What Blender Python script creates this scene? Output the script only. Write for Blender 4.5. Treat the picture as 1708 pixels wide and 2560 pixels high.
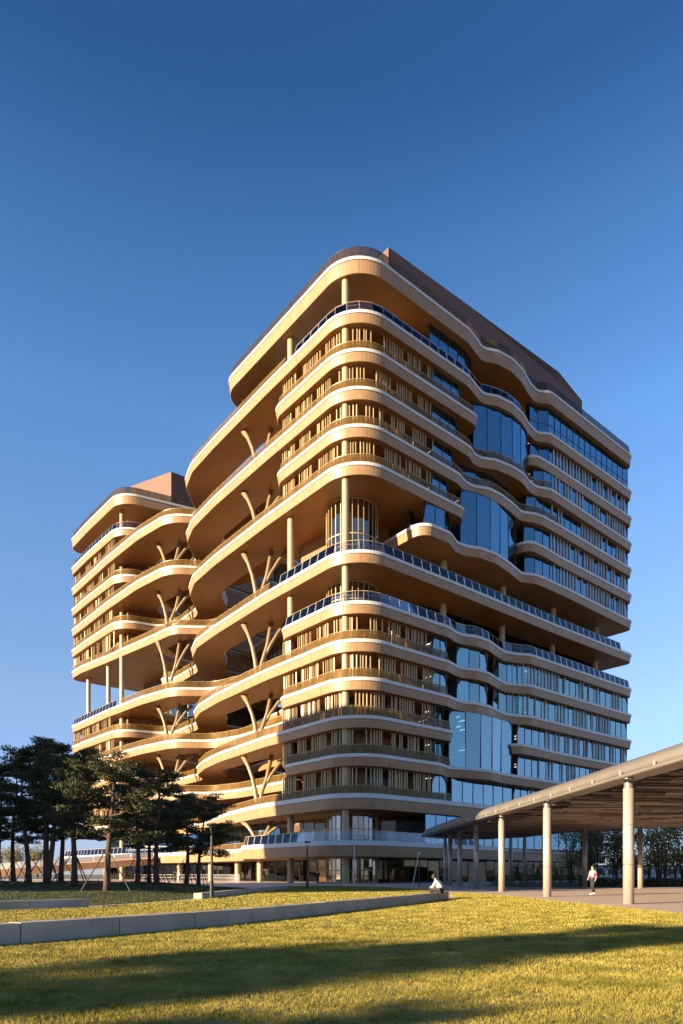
import bpy, bmesh, math, random
import numpy as np
from mathutils import Vector, Matrix
random.seed(7); np.random.seed(7)
for o in list(bpy.data.objects): bpy.data.objects.remove(o)
SC = bpy.context.scene
COL = SC.collection
R = math.radians

# ------------------------------------------------------------------ camera, sky, sun, exposure
cam_d = bpy.data.cameras.new('camera'); cam = bpy.data.objects.new('camera', cam_d); COL.objects.link(cam)
cam_d.sensor_fit = 'VERTICAL'; cam_d.sensor_height = 36; cam_d.sensor_width = 24; cam_d.lens = 24.0
cam_d.shift_y = 906/2560; cam_d.clip_end = 6000; cam_d.clip_start = 0.1
cam.location = (0, 0, 1.2); cam.rotation_euler = (R(90), 0, 0)
SC.camera = cam
SUN_AZ, SUN_EL = R(212), R(11.0)          # azimuth measured from +X towards +Y
W = bpy.data.worlds.new('World'); SC.world = W; W.use_nodes = True
nt = W.node_tree; bg = nt.nodes['Background']
sky = nt.nodes.new('ShaderNodeTexSky'); sky.sky_type = 'NISHITA'; sky.sun_disc = False
sky.sun_elevation = SUN_EL; sky.sun_rotation = R(90)-SUN_AZ
sky.air_density = 1.0; sky.dust_density = 0.0; sky.ozone_density = 3.0; sky.altitude = 50
# colour balance of the clear evening sky by elevation, the same all round
tc = nt.nodes.new('ShaderNodeTexCoord'); sx = nt.nodes.new('ShaderNodeSeparateXYZ'); rp = nt.nodes.new('ShaderNodeValToRGB')
nt.links.new(tc.outputs['Generated'], sx.inputs[0]); nt.links.new(sx.outputs['Z'], rp.inputs[0])
SKYC = [(0.0, (.34, .37, .70)), (.05, (.38, .41, .71)), (.225, (.76, .64, .68)), (.40, (.76, .75, .81)), (.545, (.66, .78, .90)), (.67, (.41, .59, .74)), (.755, (.22, .38, .54)), (1.0, (.20, .34, .50))]
el_ = rp.color_ramp.elements
while len(el_) < len(SKYC): el_.new(.5)
for i, (p_, c_) in enumerate(SKYC): el_[i].position = p_; el_[i].color = (*c_, 1)
tn = nt.nodes.new('ShaderNodeVectorMath'); tn.operation = 'MULTIPLY'; t2 = nt.nodes.new('ShaderNodeVectorMath'); t2.operation = 'SCALE'; t2.inputs['Scale'].default_value = 2.0
nt.links.new(sky.outputs[0], tn.inputs[0]); nt.links.new(rp.outputs[0], tn.inputs[1]); nt.links.new(tn.outputs[0], t2.inputs[0]); nt.links.new(t2.outputs[0], bg.inputs[0])
bg.inputs[1].default_value = 0.055
sd = bpy.data.lights.new('sun', 'SUN'); sd.energy = 5.0; sd.angle = R(0.5); sd.color = (1.0, 0.79, 0.52)
sun = bpy.data.objects.new('sun', sd); COL.objects.link(sun)
dv = Vector((math.cos(SUN_AZ)*math.cos(SUN_EL), math.sin(SUN_AZ)*math.cos(SUN_EL), math.sin(SUN_EL)))
sun.rotation_euler = dv.to_track_quat('Z', 'Y').to_euler(); sun.location = dv*200
VS = SC.view_settings
VS.view_transform = 'Standard'; VS.look = 'None'; VS.gamma = 1.0; VS.exposure = 1.74; VS.use_curve_mapping = False

# ------------------------------------------------------------------ materials
def nodes(name):
    m = bpy.data.materials.new(name); m.use_nodes = True
    t = m.node_tree; b = t.nodes['Principled BSDF']; return m, t, b
def ramp(t, fac, cols):
    r = t.nodes.new('ShaderNodeValToRGB'); e = r.color_ramp.elements
    while len(e) < len(cols): e.new(0.5)
    for i, (p, c) in enumerate(cols): e[i].position = p; e[i].color = (*c, 1)
    t.links.new(fac, r.inputs[0]); return r.outputs[0]
def noise(t, scale, detail=3, stretch=None, rough=0.55):
    n = t.nodes.new('ShaderNodeTexNoise'); n.inputs['Scale'].default_value = scale; n.inputs['Detail'].default_value = detail
    n.inputs['Roughness'].default_value = rough
    tc = t.nodes.new('ShaderNodeNewGeometry'); src = tc.outputs['Position']
    if stretch:
        mp = t.nodes.new('ShaderNodeMapping'); mp.inputs['Scale'].default_value = stretch
        t.links.new(src, mp.inputs[0]); src = mp.outputs[0]
    t.links.new(src, n.inputs['Vector']); return n.outputs['Fac']
def mat(name, c1, c2=None, scale=0.6, rough=0.6, metal=0.0, stretch=None, bump=0.0, bscale=20, detail=4, spec=0.5):
    m, t, b = nodes(name)
    if c2 is None: c2 = tuple(x*0.88 for x in c1)
    f = noise(t, scale, detail, stretch)
    t.links.new(ramp(t, f, [(0.3, c2), (0.7, c1)]), b.inputs['Base Color'])
    b.inputs['Roughness'].default_value = rough; b.inputs['Metallic'].default_value = metal
    b.inputs['Specular IOR Level'].default_value = spec
    if bump:
        bp = t.nodes.new('ShaderNodeBump'); bp.inputs['Strength'].default_value = bump
        t.links.new(noise(t, bscale, 4, stretch), bp.inputs['Height']); t.links.new(bp.outputs[0], b.inputs['Normal'])
    return m
M = {}
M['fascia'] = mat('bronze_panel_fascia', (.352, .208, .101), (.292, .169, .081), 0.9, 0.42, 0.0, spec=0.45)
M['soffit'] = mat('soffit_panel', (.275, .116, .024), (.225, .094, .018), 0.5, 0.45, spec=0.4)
M['white'] = mat('white_edge_trim', (.60, .57, .53), (.52, .50, .47), 0.8, 0.4)
M['deck'] = mat('deck_paving', (.36, .31, .26), (.28, .24, .2), 2, 0.8)
M['gold'] = mat('gold_louvre', (.50, .36, .18), (.40, .28, .14), 1.3, 0.35, 0.2)
M['column'] = mat('painted_column', (.40, .30, .165), (.36, .265, .145), 0.4, 0.4)
M['tcol'] = mat('branch_column_paint', (.27, .195, .11), (.23, .165, .09), .5, .4)
M['wood'] = mat('wood_wall', (.30, .15, .06), (.20, .10, .04), 2.0, 0.55, stretch=(1, 1, .15))
M['lobby'] = mat('lobby_panelling', (.52, .39, .18), (.40, .29, .12), 1.0, .6, stretch=(1, 1, .1))
M['dark'] = mat('shade_darkened_bronze', (.035, .024, .015), (.022, .015, .010), 0.6, 0.4)  # bronze painted near-black to stand in for the shade in the recesses
M['mullion'] = mat('dark_mullion', (.03, .032, .036), (.02, .022, .026), 3, 0.4)
M['core'] = mat('interior_core', (.10, .085, .07), (.06, .05, .045), 0.4, 0.8)
M['blind'] = mat('pale_blind', (.62, .78, .78), (.50, .66, .68), 1.2, 0.7, stretch=(1, 1, .2))
M['fin'] = mat('pale_fin', (.62, .62, .60), None, 1.2, 0.5)
M['penthouse'] = mat('ribbed_rust_screen', (.165, .08, .045), (.125, .06, .034), 1.5, 0.65, stretch=(8, 8, .2))
M['concrete'] = mat('concrete_block', (.50, .41, .315), (.30, .25, .195), 1.1, 0.6, bump=0.25, bscale=35, detail=8)
M['paving'] = mat('plaza_paving', (.58, .44, .36), (.49, .37, .30), 0.8, 0.75, detail=8)
M['ground'] = mat('far_ground', (.16, .14, .08), (.10, .11, .05), 0.03, 0.9, detail=8)
M['soil'] = mat('turf_soil', (.26, .20, .05), (.17, .14, .034), 2.2, 0.95, detail=8, bump=0.6, bscale=12)
M['lamp'] = mat('dark_green_post', (.012, .015, .015), None, 3, 0.5)
M['steel'] = mat('brushed_steel', (.55, .52, .48), (.48, .45, .42), 2, 0.35, 0.3)
M['ccol'] = mat('canopy_column_steel', (.48, .42, .355), (.42, .365, .31), 1.2, 0.38, 0.35, stretch=(1, 1, .2))
M['croof'] = mat('canopy_edge_metal', (.27, .238, .20), (.21, .185, .157), 0.7, 0.38, 0.35)
def slat_mat():
    m, t, b = nodes('canopy_slat'); oi = t.nodes.new('ShaderNodeObjectInfo')
    f = noise(t, 1.1, 4, (.3, 2.4, 1)); ad = t.nodes.new('ShaderNodeMath'); ad.operation = 'MULTIPLY_ADD'; ad.inputs[1].default_value = .5
    hf = t.nodes.new('ShaderNodeMath'); hf.operation = 'MULTIPLY'; hf.inputs[1].default_value = .5
    t.links.new(oi.outputs['Random'], hf.inputs[0]); t.links.new(f, ad.inputs[0]); t.links.new(hf.outputs[0], ad.inputs[2])
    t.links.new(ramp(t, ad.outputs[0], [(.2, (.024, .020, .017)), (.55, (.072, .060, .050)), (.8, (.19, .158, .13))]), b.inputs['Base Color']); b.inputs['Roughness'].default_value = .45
    return m
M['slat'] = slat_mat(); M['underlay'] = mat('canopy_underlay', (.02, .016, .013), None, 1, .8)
M['bark'] = mat('pine_bark', (.10, .062, .045), (.05, .032, .025), 4, 0.95, stretch=(1, 1, .3), bump=.6, bscale=14)
M['needle'] = mat('pine_needles', (.060, .068, .012), (.022, .029, .007), 0.9, 0.75)
M['leaf'] = mat('autumn_leaves', (.12, .115, .03), (.05, .065, .018), 0.8, 0.7)
M['leafy'] = mat('yellow_shrub', (.24, .17, .03), (.10, .10, .02), 0.8, 0.8)
M['cone'] = mat('light_green_shrub', (.10, .17, .04), (.06, .11, .03), 2, 0.8)
M['stake'] = mat('timber_stake', (.12, .085, .06), (.07, .05, .04), 3, 0.85)
M['skin'] = mat('skin', (.55, .36, .27), None, 4, 0.55)
M['hair'] = mat('dark_hair', (.02, .015, .012), None, 9, 0.6)
M['shirt'] = mat('cream_shirt', (.78, .74, .68), (.68, .64, .58), 7, 0.85)
M['black'] = mat('black_cloth', (.018, .018, .022), None, 6, 0.85)
M['grey'] = mat('grey_jacket', (.26, .27, .30), (.19, .20, .23), 6, 0.85)
M['red'] = mat('crimson_cloth', (.30, .03, .06), None, 6, 0.85)
M['brown'] = mat('brown_canvas', (.09, .06, .035), None, 6, 0.85)
M['shoe'] = mat('white_shoe', (.75, .74, .72), None, 6, 0.6)
M['blockwall'] = mat('grey_render_wall', (.42, .40, .38), (.36, .35, .33), 0.3, 0.8)
M['glassdark'] = mat('dark_window', (.03, .04, .05), None, 0.3, 0.1)

def glass_mat(name, tint, gloss, base, ior=1.6, rough=0.02):
    m = bpy.data.materials.new(name); m.use_nodes = True; t = m.node_tree; t.nodes.clear()
    out = t.nodes.new('ShaderNodeOutputMaterial'); mx = t.nodes.new('ShaderNodeMixShader')
    tr = t.nodes.new('ShaderNodeBsdfTransparent'); tr.inputs[0].default_value = (*tint, 1)
    gl = t.nodes.new('ShaderNodeBsdfGlossy'); gl.inputs['Roughness'].default_value = rough; gl.inputs[0].default_value = (*gloss, 1)
    fr = t.nodes.new('ShaderNodeFresnel'); fr.inputs[0].default_value = ior
    ma = t.nodes.new('ShaderNodeMath'); ma.operation = 'MULTIPLY_ADD'; ma.inputs[1].default_value = 1.0-base; ma.inputs[2].default_value = base
    t.links.new(fr.outputs[0], ma.inputs[0]); t.links.new(ma.outputs[0], mx.inputs[0])
    t.links.new(tr.outputs[0], mx.inputs[1]); t.links.new(gl.outputs[0], mx.inputs[2]); t.links.new(mx.outputs[0], out.inputs[0])
    return m
M['glass'] = glass_mat('facade_glass', (.34, .46, .50), (.44, .74, .97), .26)
M['glass_low'] = glass_mat('clear_facade_glass', (.66, .86, .88), (.64, .92, 1.0), .24)
M['glass_ground'] = glass_mat('entrance_glass', (.74, .67, .50), (.55, .55, .50), .05, 1.35)
M['rail_glass'] = glass_mat('railing_glass', (.90, .92, .95), (.92, .94, 1.0), .035, 1.22)
M['drum_glass'] = glass_mat('drum_glass', (.62, .55, .40), (.9, .85, .75), .20)
def mesh_mat(name, c1, c2, opac):
    m, t, b = nodes(name)
    f = noise(t, 1.1, 5, (1.6, 1.6, .25))
    t.links.new(ramp(t, f, [(.3, c2), (.68, c1)]), b.inputs['Base Color'])
    b.inputs['Roughness'].default_value = .42; b.inputs['Metallic'].default_value = .25
    out = t.nodes['Material Output']; mx = t.nodes.new('ShaderNodeMixShader'); tr = t.nodes.new('ShaderNodeBsdfTransparent')
    f2 = noise(t, 2.0, 3, (2.5, 2.5, .2))
    mr = t.nodes.new('ShaderNodeMapRange'); mr.inputs['From Min'].default_value = .3; mr.inputs['From Max'].default_value = .7
    mr.inputs['To Min'].default_value = opac-.12; mr.inputs['To Max'].default_value = min(1, opac+.12)
    t.links.new(f2, mr.inputs['Value']); t.links.new(mr.outputs[0], mx.inputs[0])
    tl = t.nodes.new('ShaderNodeBsdfTranslucent'); m2 = t.nodes.new('ShaderNodeMixShader'); m2.inputs[0].default_value = .3
    tl.inputs[0].default_value = (min(1, c1[0]*2.4), min(1, c1[1]*2.4), min(1, c1[2]*2.4), 1)
    t.links.new(b.outputs[0], m2.inputs[1]); t.links.new(tl.outputs[0], m2.inputs[2])
    t.links.new(tr.outputs[0], mx.inputs[1]); t.links.new(m2.outputs[0], mx.inputs[2]); t.links.new(mx.outputs[0], out.inputs[0])
    return m
M['mesh'] = mesh_mat('gold_wire_mesh', (.27, .155, .038), (.14, .085, .02), .54)
M['mesh_dark'] = mesh_mat('dark_bronze_wire_mesh', (.10, .066, .036), (.06, .04, .022), .62)
def emit(name, c, s):
    m = bpy.data.materials.new(name); m.use_nodes = True; t = m.node_tree; t.nodes.clear()
    o = t.nodes.new('ShaderNodeOutputMaterial'); e = t.nodes.new('ShaderNodeEmission'); e.inputs[0].default_value = (*c, 1); e.inputs[1].default_value = s
    t.links.new(e.outputs[0], o.inputs[0]); return m
M['light'] = emit('ceiling_strip_light', (1, .95, .85), .8)
def grass_mat():
    m, t, b = nodes('dry_lawn_grass')
    f = noise(t, 1.6, 6); g = noise(t, 38, 2)
    mx = t.nodes.new('ShaderNodeMath'); mx.operation = 'MULTIPLY_ADD'; mx.inputs[1].default_value = .7
    ad = t.nodes.new('ShaderNodeMath'); ad.operation = 'MULTIPLY'; ad.inputs[1].default_value = .3
    t.links.new(g, ad.inputs[0]); t.links.new(f, mx.inputs[0]); t.links.new(ad.outputs[0], mx.inputs[2])
    t.links.new(ramp(t, mx.outputs[0], [(.32, (.078, .092, .012)), (.46, (.22, .19, .028)), (.62, (.41, .318, .072))]), b.inputs['Base Color'])
    b.inputs['Roughness'].default_value = .7; b.inputs['Specular IOR Level'].default_value = .15
    return m
M['grass'] = grass_mat()
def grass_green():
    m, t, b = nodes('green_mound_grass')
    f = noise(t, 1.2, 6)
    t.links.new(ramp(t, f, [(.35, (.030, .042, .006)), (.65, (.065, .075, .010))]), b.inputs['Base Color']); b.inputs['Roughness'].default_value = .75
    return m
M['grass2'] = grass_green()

# ------------------------------------------------------------------ helpers
class MB:
    def __init__(s): s.v = []; s.f = []
    def add(s, vs, fs):
        k = len(s.v); s.v += [tuple(v) for v in vs]; s.f += [tuple(i+k for i in f) for f in fs]
    def box(s, c, d, rz=0.0, M3=None):
        x, y, z = d[0]/2, d[1]/2, d[2]/2
        vs = [Vector((a*x, b*y, e*z)) for a in (-1, 1) for b in (-1, 1) for e in (-1, 1)]
        m = M3 if M3 is not None else Matrix.Rotation(rz, 3, 'Z'); c = Vector(c)
        s.add([m @ v + c for v in vs], [(0, 1, 3, 2), (4, 6, 7, 5), (0, 4, 5, 1), (2, 3, 7, 6), (0, 2, 6, 4), (1, 5, 7, 3)])
    def tube(s, pts, rad, n=8, cap=True):
        pts = [Vector(p) for p in pts]
        if not hasattr(rad, '__len__'): rad = [rad]*len(pts)
        vs = []; u = None
        for i, p in enumerate(pts):
            d = (pts[min(i+1, len(pts)-1)]-pts[max(i-1, 0)]).normalized()
            if u is None: u = d.orthogonal().normalized()
            u = (u - d*u.dot(d)); u = u.normalized() if u.length > 1e-6 else d.orthogonal().normalized()
            w = d.cross(u)
            vs += [p+(u*math.cos(2*math.pi*k/n)+w*math.sin(2*math.pi*k/n))*rad[i] for k in range(n)]
        fs = [(i*n+k, i*n+(k+1) % n, (i+1)*n+(k+1) % n, (i+1)*n+k) for i in range(len(pts)-1) for k in range(n)]
        if cap: fs += [tuple(range(n-1, -1, -1)), tuple(range((len(pts)-1)*n, len(pts)*n))]
        s.add(vs, fs)
    def ball(s, c, r, n=10, m=6):
        r = r if hasattr(r, '__len__') else (r, r, r); vs = []; fs = []
        for i in range(1, m):
            a = math.pi*i/m
            for k in range(n):
                b = 2*math.pi*k/n; vs.append((c[0]+r[0]*math.sin(a)*math.cos(b), c[1]+r[1]*math.sin(a)*math.sin(b), c[2]+r[2]*math.cos(a)))
        t = len(vs); vs += [(c[0], c[1], c[2]+r[2]), (c[0], c[1], c[2]-r[2])]
        for i in range(m-2):
            for k in range(n): fs.append((i*n+k, (i+1)*n+k, (i+1)*n+(k+1) % n, i*n+(k+1) % n))
        for k in range(n): fs += [(t, k, (k+1) % n), (t+1, (m-2)*n+(k+1) % n, (m-2)*n+k)]
        s.add(vs, fs)
    def mesh(s, name):
        me = bpy.data.meshes.new(name); me.from_pydata(s.v, [], s.f); me.update(); return me
    def build(s, name, m, parent=None, smooth=False, kind=None):
        return link(name, s.mesh(name), m, parent, smooth, kind)
ROOTLOC = {}
def link(name, me, m, parent=None, smooth=False, kind=None):
    o = bpy.data.objects.new(name, me); COL.objects.link(o)
    if m is not None and me is not None and not me.materials: me.materials.append(M[m] if isinstance(m, str) else m)
    if smooth:
        for p in me.polygons: p.use_smooth = True
    if parent is not None: setpar(o, parent)
    if kind: o['kind'] = kind
    return o
def setpar(o, parent):
    o.parent = parent
    if parent.name in ROOTLOC: o.matrix_parent_inverse = Matrix.Translation(-Vector(ROOTLOC[parent.name]))
def thing(name, label, cat, loc, group=None):
    o = bpy.data.objects.new(name, None); COL.objects.link(o); o.location = loc; o.empty_display_size = .5
    ROOTLOC[o.name] = loc; o['label'] = label; o['category'] = cat
    if group: o['group'] = group
    return o
def tag(o, label, cat, group=None):
    o['label'] = label; o['category'] = cat
    if group: o['group'] = group
    return o
UNIT = {}
def unit_box(m):
    if m not in UNIT:
        b = MB(); b.box((0, 0, 0), (1, 1, 1)); me = b.mesh('unit_'+m); me.materials.append(M[m]); UNIT[m] = me
    return UNIT[m]
class Pieces:
    """boxes of one kind: the `cap` that show largest become objects, the rest one joined part"""
    def __init__(s, name, m, cap=300): s.name = name; s.m = m; s.cap = cap; s.l = []
    def add(s, c, d, M3, parent, weight=1.0):
        dist = math.sqrt(c[0]**2+c[1]**2)
        s.l.append((-weight*d[0]*d[2]/dist**2, c, d, M3, parent))
    def flush(s, root):
        s.l.sort(key=lambda q: q[0]); rest = MB()
        for i, (w, c, d, M3, par) in enumerate(s.l):
            if i < s.cap:
                o = bpy.data.objects.new(s.name, unit_box(s.m)); COL.objects.link(o)
                if s.name == 'pane': M3 = M3 @ Matrix.Rotation(random.gauss(0, .006), 3, 'Z') @ Matrix.Rotation(random.gauss(0, .006), 3, 'X')
                o.matrix_basis = Matrix.Translation(c) @ M3.to_4x4() @ Matrix.Diagonal((*d, 1)); setpar(o, par)
            else: rest.box(c, d, M3=M3)
        if rest.v: rest.build(s.name, s.m, root, kind='stuff')
def fillet(pts, closed=True, step=0.55):
    """pts: (a, b, r): polyline with rounded corners, resampled"""
    n = len(pts); out = []
    for i in range(n):
        p = Vector(pts[i][:2]); r = pts[i][2] if len(pts[i]) > 2 else 0
        if (not closed and i in (0, n-1)) or r <= 0: out.append(p); continue
        a = Vector(pts[i-1][:2])-p; b = Vector(pts[(i+1) % n][:2])-p
        la, lb = a.length, b.length; a.normalize(); b.normalize()
        ang = math.acos(max(-1, min(1, a.dot(b))))
        if ang > math.pi-0.03: out.append(p); continue
        t = min(r/math.tan(ang/2), la*.49, lb*.49); rr = t*math.tan(ang/2)
        bis = (a+b).normalized(); c = p+bis*(rr/math.sin(ang/2))
        p0, p1 = p+a*t, p+b*t; v0, v1 = p0-c, p1-c
        sweep = v0.angle_signed(v1); k = max(3, int(abs(sweep)*rr/step)+2)
        for j in range(k+1):
            an = -sweep*j/k; cs, sn = math.cos(an), math.sin(an)
            out.append(c+Vector((v0.x*cs-v0.y*sn, v0.x*sn+v0.y*cs)))
    res = []
    m = len(out)
    for i in range(m if closed else m-1):
        a, b = out[i], out[(i+1) % m]; L = (b-a).length
        if L < 1e-4: continue
        k = max(1, int(L/2.4))
        for j in range(k): res.append(a.lerp(b, j/k))
    if not closed: res.append(out[-1])
    return res
def normals(path, closed):
    n = len(path); out = []
    for i in range(n):
        a = path[i-1] if (closed or i > 0) else path[i]; b = path[(i+1) % n] if (closed or i < n-1) else path[i]
        d = (b-a).normalized(); out.append(Vector((-d.y, d.x)))
    return out
def off(path, d, closed=False):
    return [p+q*d for p, q in zip(path, normals(path, closed))]
def arclen(path):
    L = [0]
    for a, b in zip(path, path[1:]): L.append(L[-1]+(b-a).length)
    return L
def sweep(mb, path, prof, closed=True, joints=None):
    """sweep profile [(inward offset, z)] along a plan path (world xy); joints: spacing of recessed panel joints"""
    nr = normals(path, closed)
    secs = [(p, q, 0) for p, q in zip(path, nr)]
    if joints:
        pp = path+[path[0]] if closed else path; L = arclen(pp); t = joints; add = []
        i = 0
        secs = []
        for i in range(len(pp)-1):
            if i < len(path): secs.append((path[i], nr[i], 0))
            while t < L[i+1]:
                f = (t-L[i])/(L[i+1]-L[i]); a = pp[i]; b = pp[i+1]; na = nr[i]; nb = nr[(i+1) % len(path)]
                g = .016/(L[i+1]-L[i])
                if .02 < f-g and f+g < .98:
                    for ff, dd in ((f-g, 0), (f-g*.9, .035), (f+g*.9, .035), (f+g, 0)): secs.append((a.lerp(b, ff), na.lerp(nb, ff).normalized(), dd))
                t += joints
        if not closed: secs.append((path[-1], nr[-1], 0))
    m = len(prof); vs = []; fs = []
    for p, q, dd in secs:
        for o_, z in prof: w = p+q*(o_+dd); vs.append((w.x, w.y, z))
    n = len(secs)
    for i in range(n if closed else n-1):
        j = (i+1) % n
        for k in range(m-1): fs.append((i*m+k, j*m+k, j*m+k+1, i*m+k+1))
    mb.add(vs, fs)

# ------------------------------------------------------------------ ground, plaza, lawns
def sheet(name, pts, z, m, thick=None):
    b = MB(); b.add([(x, y, z) for x, y in pts], [tuple(range(len(pts)))])
    o = b.build(name, m); o['kind'] = 'structure'; return o
def disc(r, n=64): return [(r*math.cos(2*math.pi*i/n), r*math.sin(2*math.pi*i/n)) for i in range(n)]
sheet('ground', disc(3000), -0.012, 'ground')
sheet('plaza', [(-190, -60), (150, -60), (150, 210), (-190, 210)], 0.0, 'paving')

# ------------------------------------------------------------------ the office building
A0 = R(39.5); UL = Vector((-math.sin(A0), math.cos(A0))); UR = Vector((math.cos(A0), math.sin(A0))); C0 = Vector((0.3, 84.0))
def P2(s, o): return C0+UL*s+UR*o
def P3(s, o, z): q = P2(s, o); return Vector((q.x, q.y, z))
def toworld(pts): return [P2(p.x, p.y) for p in pts]
BLD = thing('office_building', 'bronze and glass office tower with stacked curving terrace bands and an open canyon', 'building', (C0.x, C0.y, 0))
Z = dict(R14=79.66, L13=72.85, L12=67.9, L11=63.1, L10=58.3, L9=53.45, L8b=48.5, L8=42.2, L7=35.7, L6=30.85, L5=25.96, L4=21.1, L3=16.2, L2b=10.96, L2=4.85)
W13 = [(46, -.4), (43.4, -.4), (41.7, .9), (39, .5), (36, -.4), (32.8, -.8), (29.8, -.4), (27.6, .7), (25.4, .2), (23.2, -.3)]
W11 = [(46, -1.0), (42.5, -1.1), (40.2, -.1), (38.2, -.1), (35.4, -.9), (32.4, -.9), (29.3, -.4), (27.2, .7), (25.8, .8), (24.0, .1), (21.5, 0)]
W10 = [(45, -.8), (41, -.8), (39, -.4), (37, .6), (34, 0), (30.6, -.4), (27.8, -.3), (25.5, .8), (23.8, .8), (21.5, .1)]
W8b = [(49, -.8), (41, -.8), (38.8, -.6), (37, .5), (33, -.4), (28.7, -1.1), (25.4, -.8), (23, .2), (21.3, .3), (18.5, -.9)]
W7 = [(41, -.3), (38, -.3), (36.2, .8), (33.8, 1.4), (31, .7), (28, -.2), (25, -.3), (23, .6), (21.5, .5), (19.0, -.2)]
W3 = [(43, 0), (35, -.1), (31, -.3), (27.6, -1.0), (24.2, -.6), (20.1, .8), (17, -.4)]
W12r = [(46, -.4), (43.2, -.4), (40.6, -.2)]; W12l = [(24.3, -.3), (19, -.3)]
W9r = [(46, -.5), (41, -.8), (38.9, -.6)]; W9l = [(21.5, -.2), (16, -.15)]
W4r = [(48, 0), (39.5, -.6), (36, -.6)]; W4l = [(19.0, -.2), (14, -.2)]
def rend(s0=-.3): return [(26, 71, 0), (3, 71, 0), (s0, 71, 3.4)]
def notch(r, l, dep=6.5):
    a, b = r[-1][0], l[0][0]
    return [(s, o, 1.6) for o, s in r[:-1]]+[(r[-1][1], a-1.6, 1.7), (dep, a-2.2, 2), (dep, b+2.2, 2), (l[0][1], b+1.6, 1.7)]+[(s, o, 1.6) for o, s in l[1:]]
def wav(k): return [(s, o, 2.2) for o, s in k]
CORNER = [(-.15, 1.5, 5.6)]
def LA(t): return [(20, 1.45, 30), (36, t[0], 40), (44.5, t[1], 8), (49.8, t[2], 4.5), (57, 9.9, 6), (68, 10.6, 3.5), (71.3, 8.2, 4)]
def LAend(): return [(73.0, .35, 5.0), (90, -.4, 0)]
def Lback(x=8): return [(101.6, -.5, 2.6), (101.6, 50, 0), (76, 50, 0)]
BA = [(75, 17, 3), (58, 16.5, 6), (50, 12.5, 6), (45, 8.3, 8), (29, 7.6, 3), (26, 11, 2)]
def LB(endx=18.6): return [(endx, 1.35, 3.0), (endx+.9, 9.5, 4), (26, 10.6, 5), (43, 10.6, 5), (49.5, 9.0, 5)]
def LBend(t=0.0): return [(53.6, 2.1+t, 6.5), (64, .45+t*.8, 30), (78, -.25+t*.4, 20)]
BB = [(75, 20, 2), (73, 7.6, 4), (58, 8.2, 4), (53.5, 14, 6), (46, 16.5, 6), (29, 16.5, 3), (26, 19, 2)]
def A(w, t): return rend()+wav(w)+CORNER+LA(t)+LAend()+Lback()+BA
def B(w, endx=18.6, t=0.0): return rend()+w+CORNER+LB(endx)+LBend(t)+Lback()+BB
OUT = {}
OUT['R14'] = [rend()+wav(W13)+CORNER+[(24, 1.5, 0), (33.3, 1.5, 4.5), (33.3, 10, 4), (26, 14, 4)],
              [(69, 16, 0), (72.6, 2.2-1.9, 5.0)]+[(90, -.4, 0)]+Lback()]
OUT['L13'] = [A(W13, (1.7, 2.1, 3.6))]
OUT['L12'] = [B(notch(W12r, W12l))]
OUT['L11'] = [A(W11, (1.7, 2.3, 3.8))]
OUT['L10'] = [B(wav(W10), 18.2)]
OUT['L9'] = [rend()+notch(W9r, W9l)+CORNER+LA((1.8, 2.5, 4.4))+LAend()+Lback()+BA]
OUT['L8b'] = [rend()+wav(W8b)+[(-.6, 13.2, 2.2), (7, 13.4, 3), (15, 17, 4), (26, 18.0, 3), (43, 11.5, 5), (52.5, 10.5, 4), (57.0, 4.6, 4), (66, 3.6, 8), (84, 1.2, 14), (94, -.3, 9)]+Lback()+BB[:-3]+[(46, 18.0, 5), (29, 22, 3), (26, 24, 2)]]
OUT['L8'] = [rend()+wav([(46, 0), (20, -.3)])+CORNER+LA((2.2, 3.0, 4.9))+[(71.5, 10.6, 2), (74, 16, 3), (78, 24, 3), (101, 24, 0), (101, 50, 0), (76, 50, 0)]+[(75, 30, 2), (72, 19, 4)]+BA[1:]]
OUT['L7'] = [B(wav(W7), 17.0, .9)]
OUT['L6'] = [A(W7, (2.4, 3.6, 5.4))]
OUT['L5'] = [B(wav([(o, s*.85) for o, s in W7]), 17.4, .9)]
OUT['L4'] = [rend()+notch(W4r, W4l)+CORNER+LA((2.9, 4.6, 7.0))[:3]+[(52.2, 7.2, 4.5), (58, 11.5, 6), (68, 11.6, 3.5), (71.3, 8.2, 4)]+LAend()+Lback()+BA]
OUT['L3'] = [B(wav(W3), 16.4, 1.2)]
OUT['L2b'] = [rend(.4)+wav([(40, .8), (20, 0)])+[(-.15, 1.0, 6)]+[(20, .9, 30), (36, 4.2, 30), (50, 8.6, 9), (60, 11.8, 6), (69, 11, 3.5), (71.3, 8.2, 4)]+LAend()+Lback()+BA]
OUT['L2'] = [[(26, 74, 0), (8.5, 74, 0), (7, 74, 3), (6.8, 62, 10), (2.2, 40, 10), (.2, 20, 12), (-1.2, -.6, 7), (22.5, -.9, 6), (33, 5.6, 6), (44, 6.6, 8), (62, 5.5, 8), (72, 1.0, 6), (90, -1.0, 0), (107, -1.4, 4), (107, 50, 0), (26, 50, 0)]]
ORDER = ['L2', 'L2b', 'L3', 'L4', 'L5', 'L6', 'L7', 'L8', 'L8b', 'L9', 'L10', 'L11', 'L12', 'L13', 'R14']
FH = {k: 1.12 for k in ORDER}; FH['R14'] = 1.6; FH['L2b'] = 1.4; FH['L2'] = 1.4
SLAB = {}; PATH = {}
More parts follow.
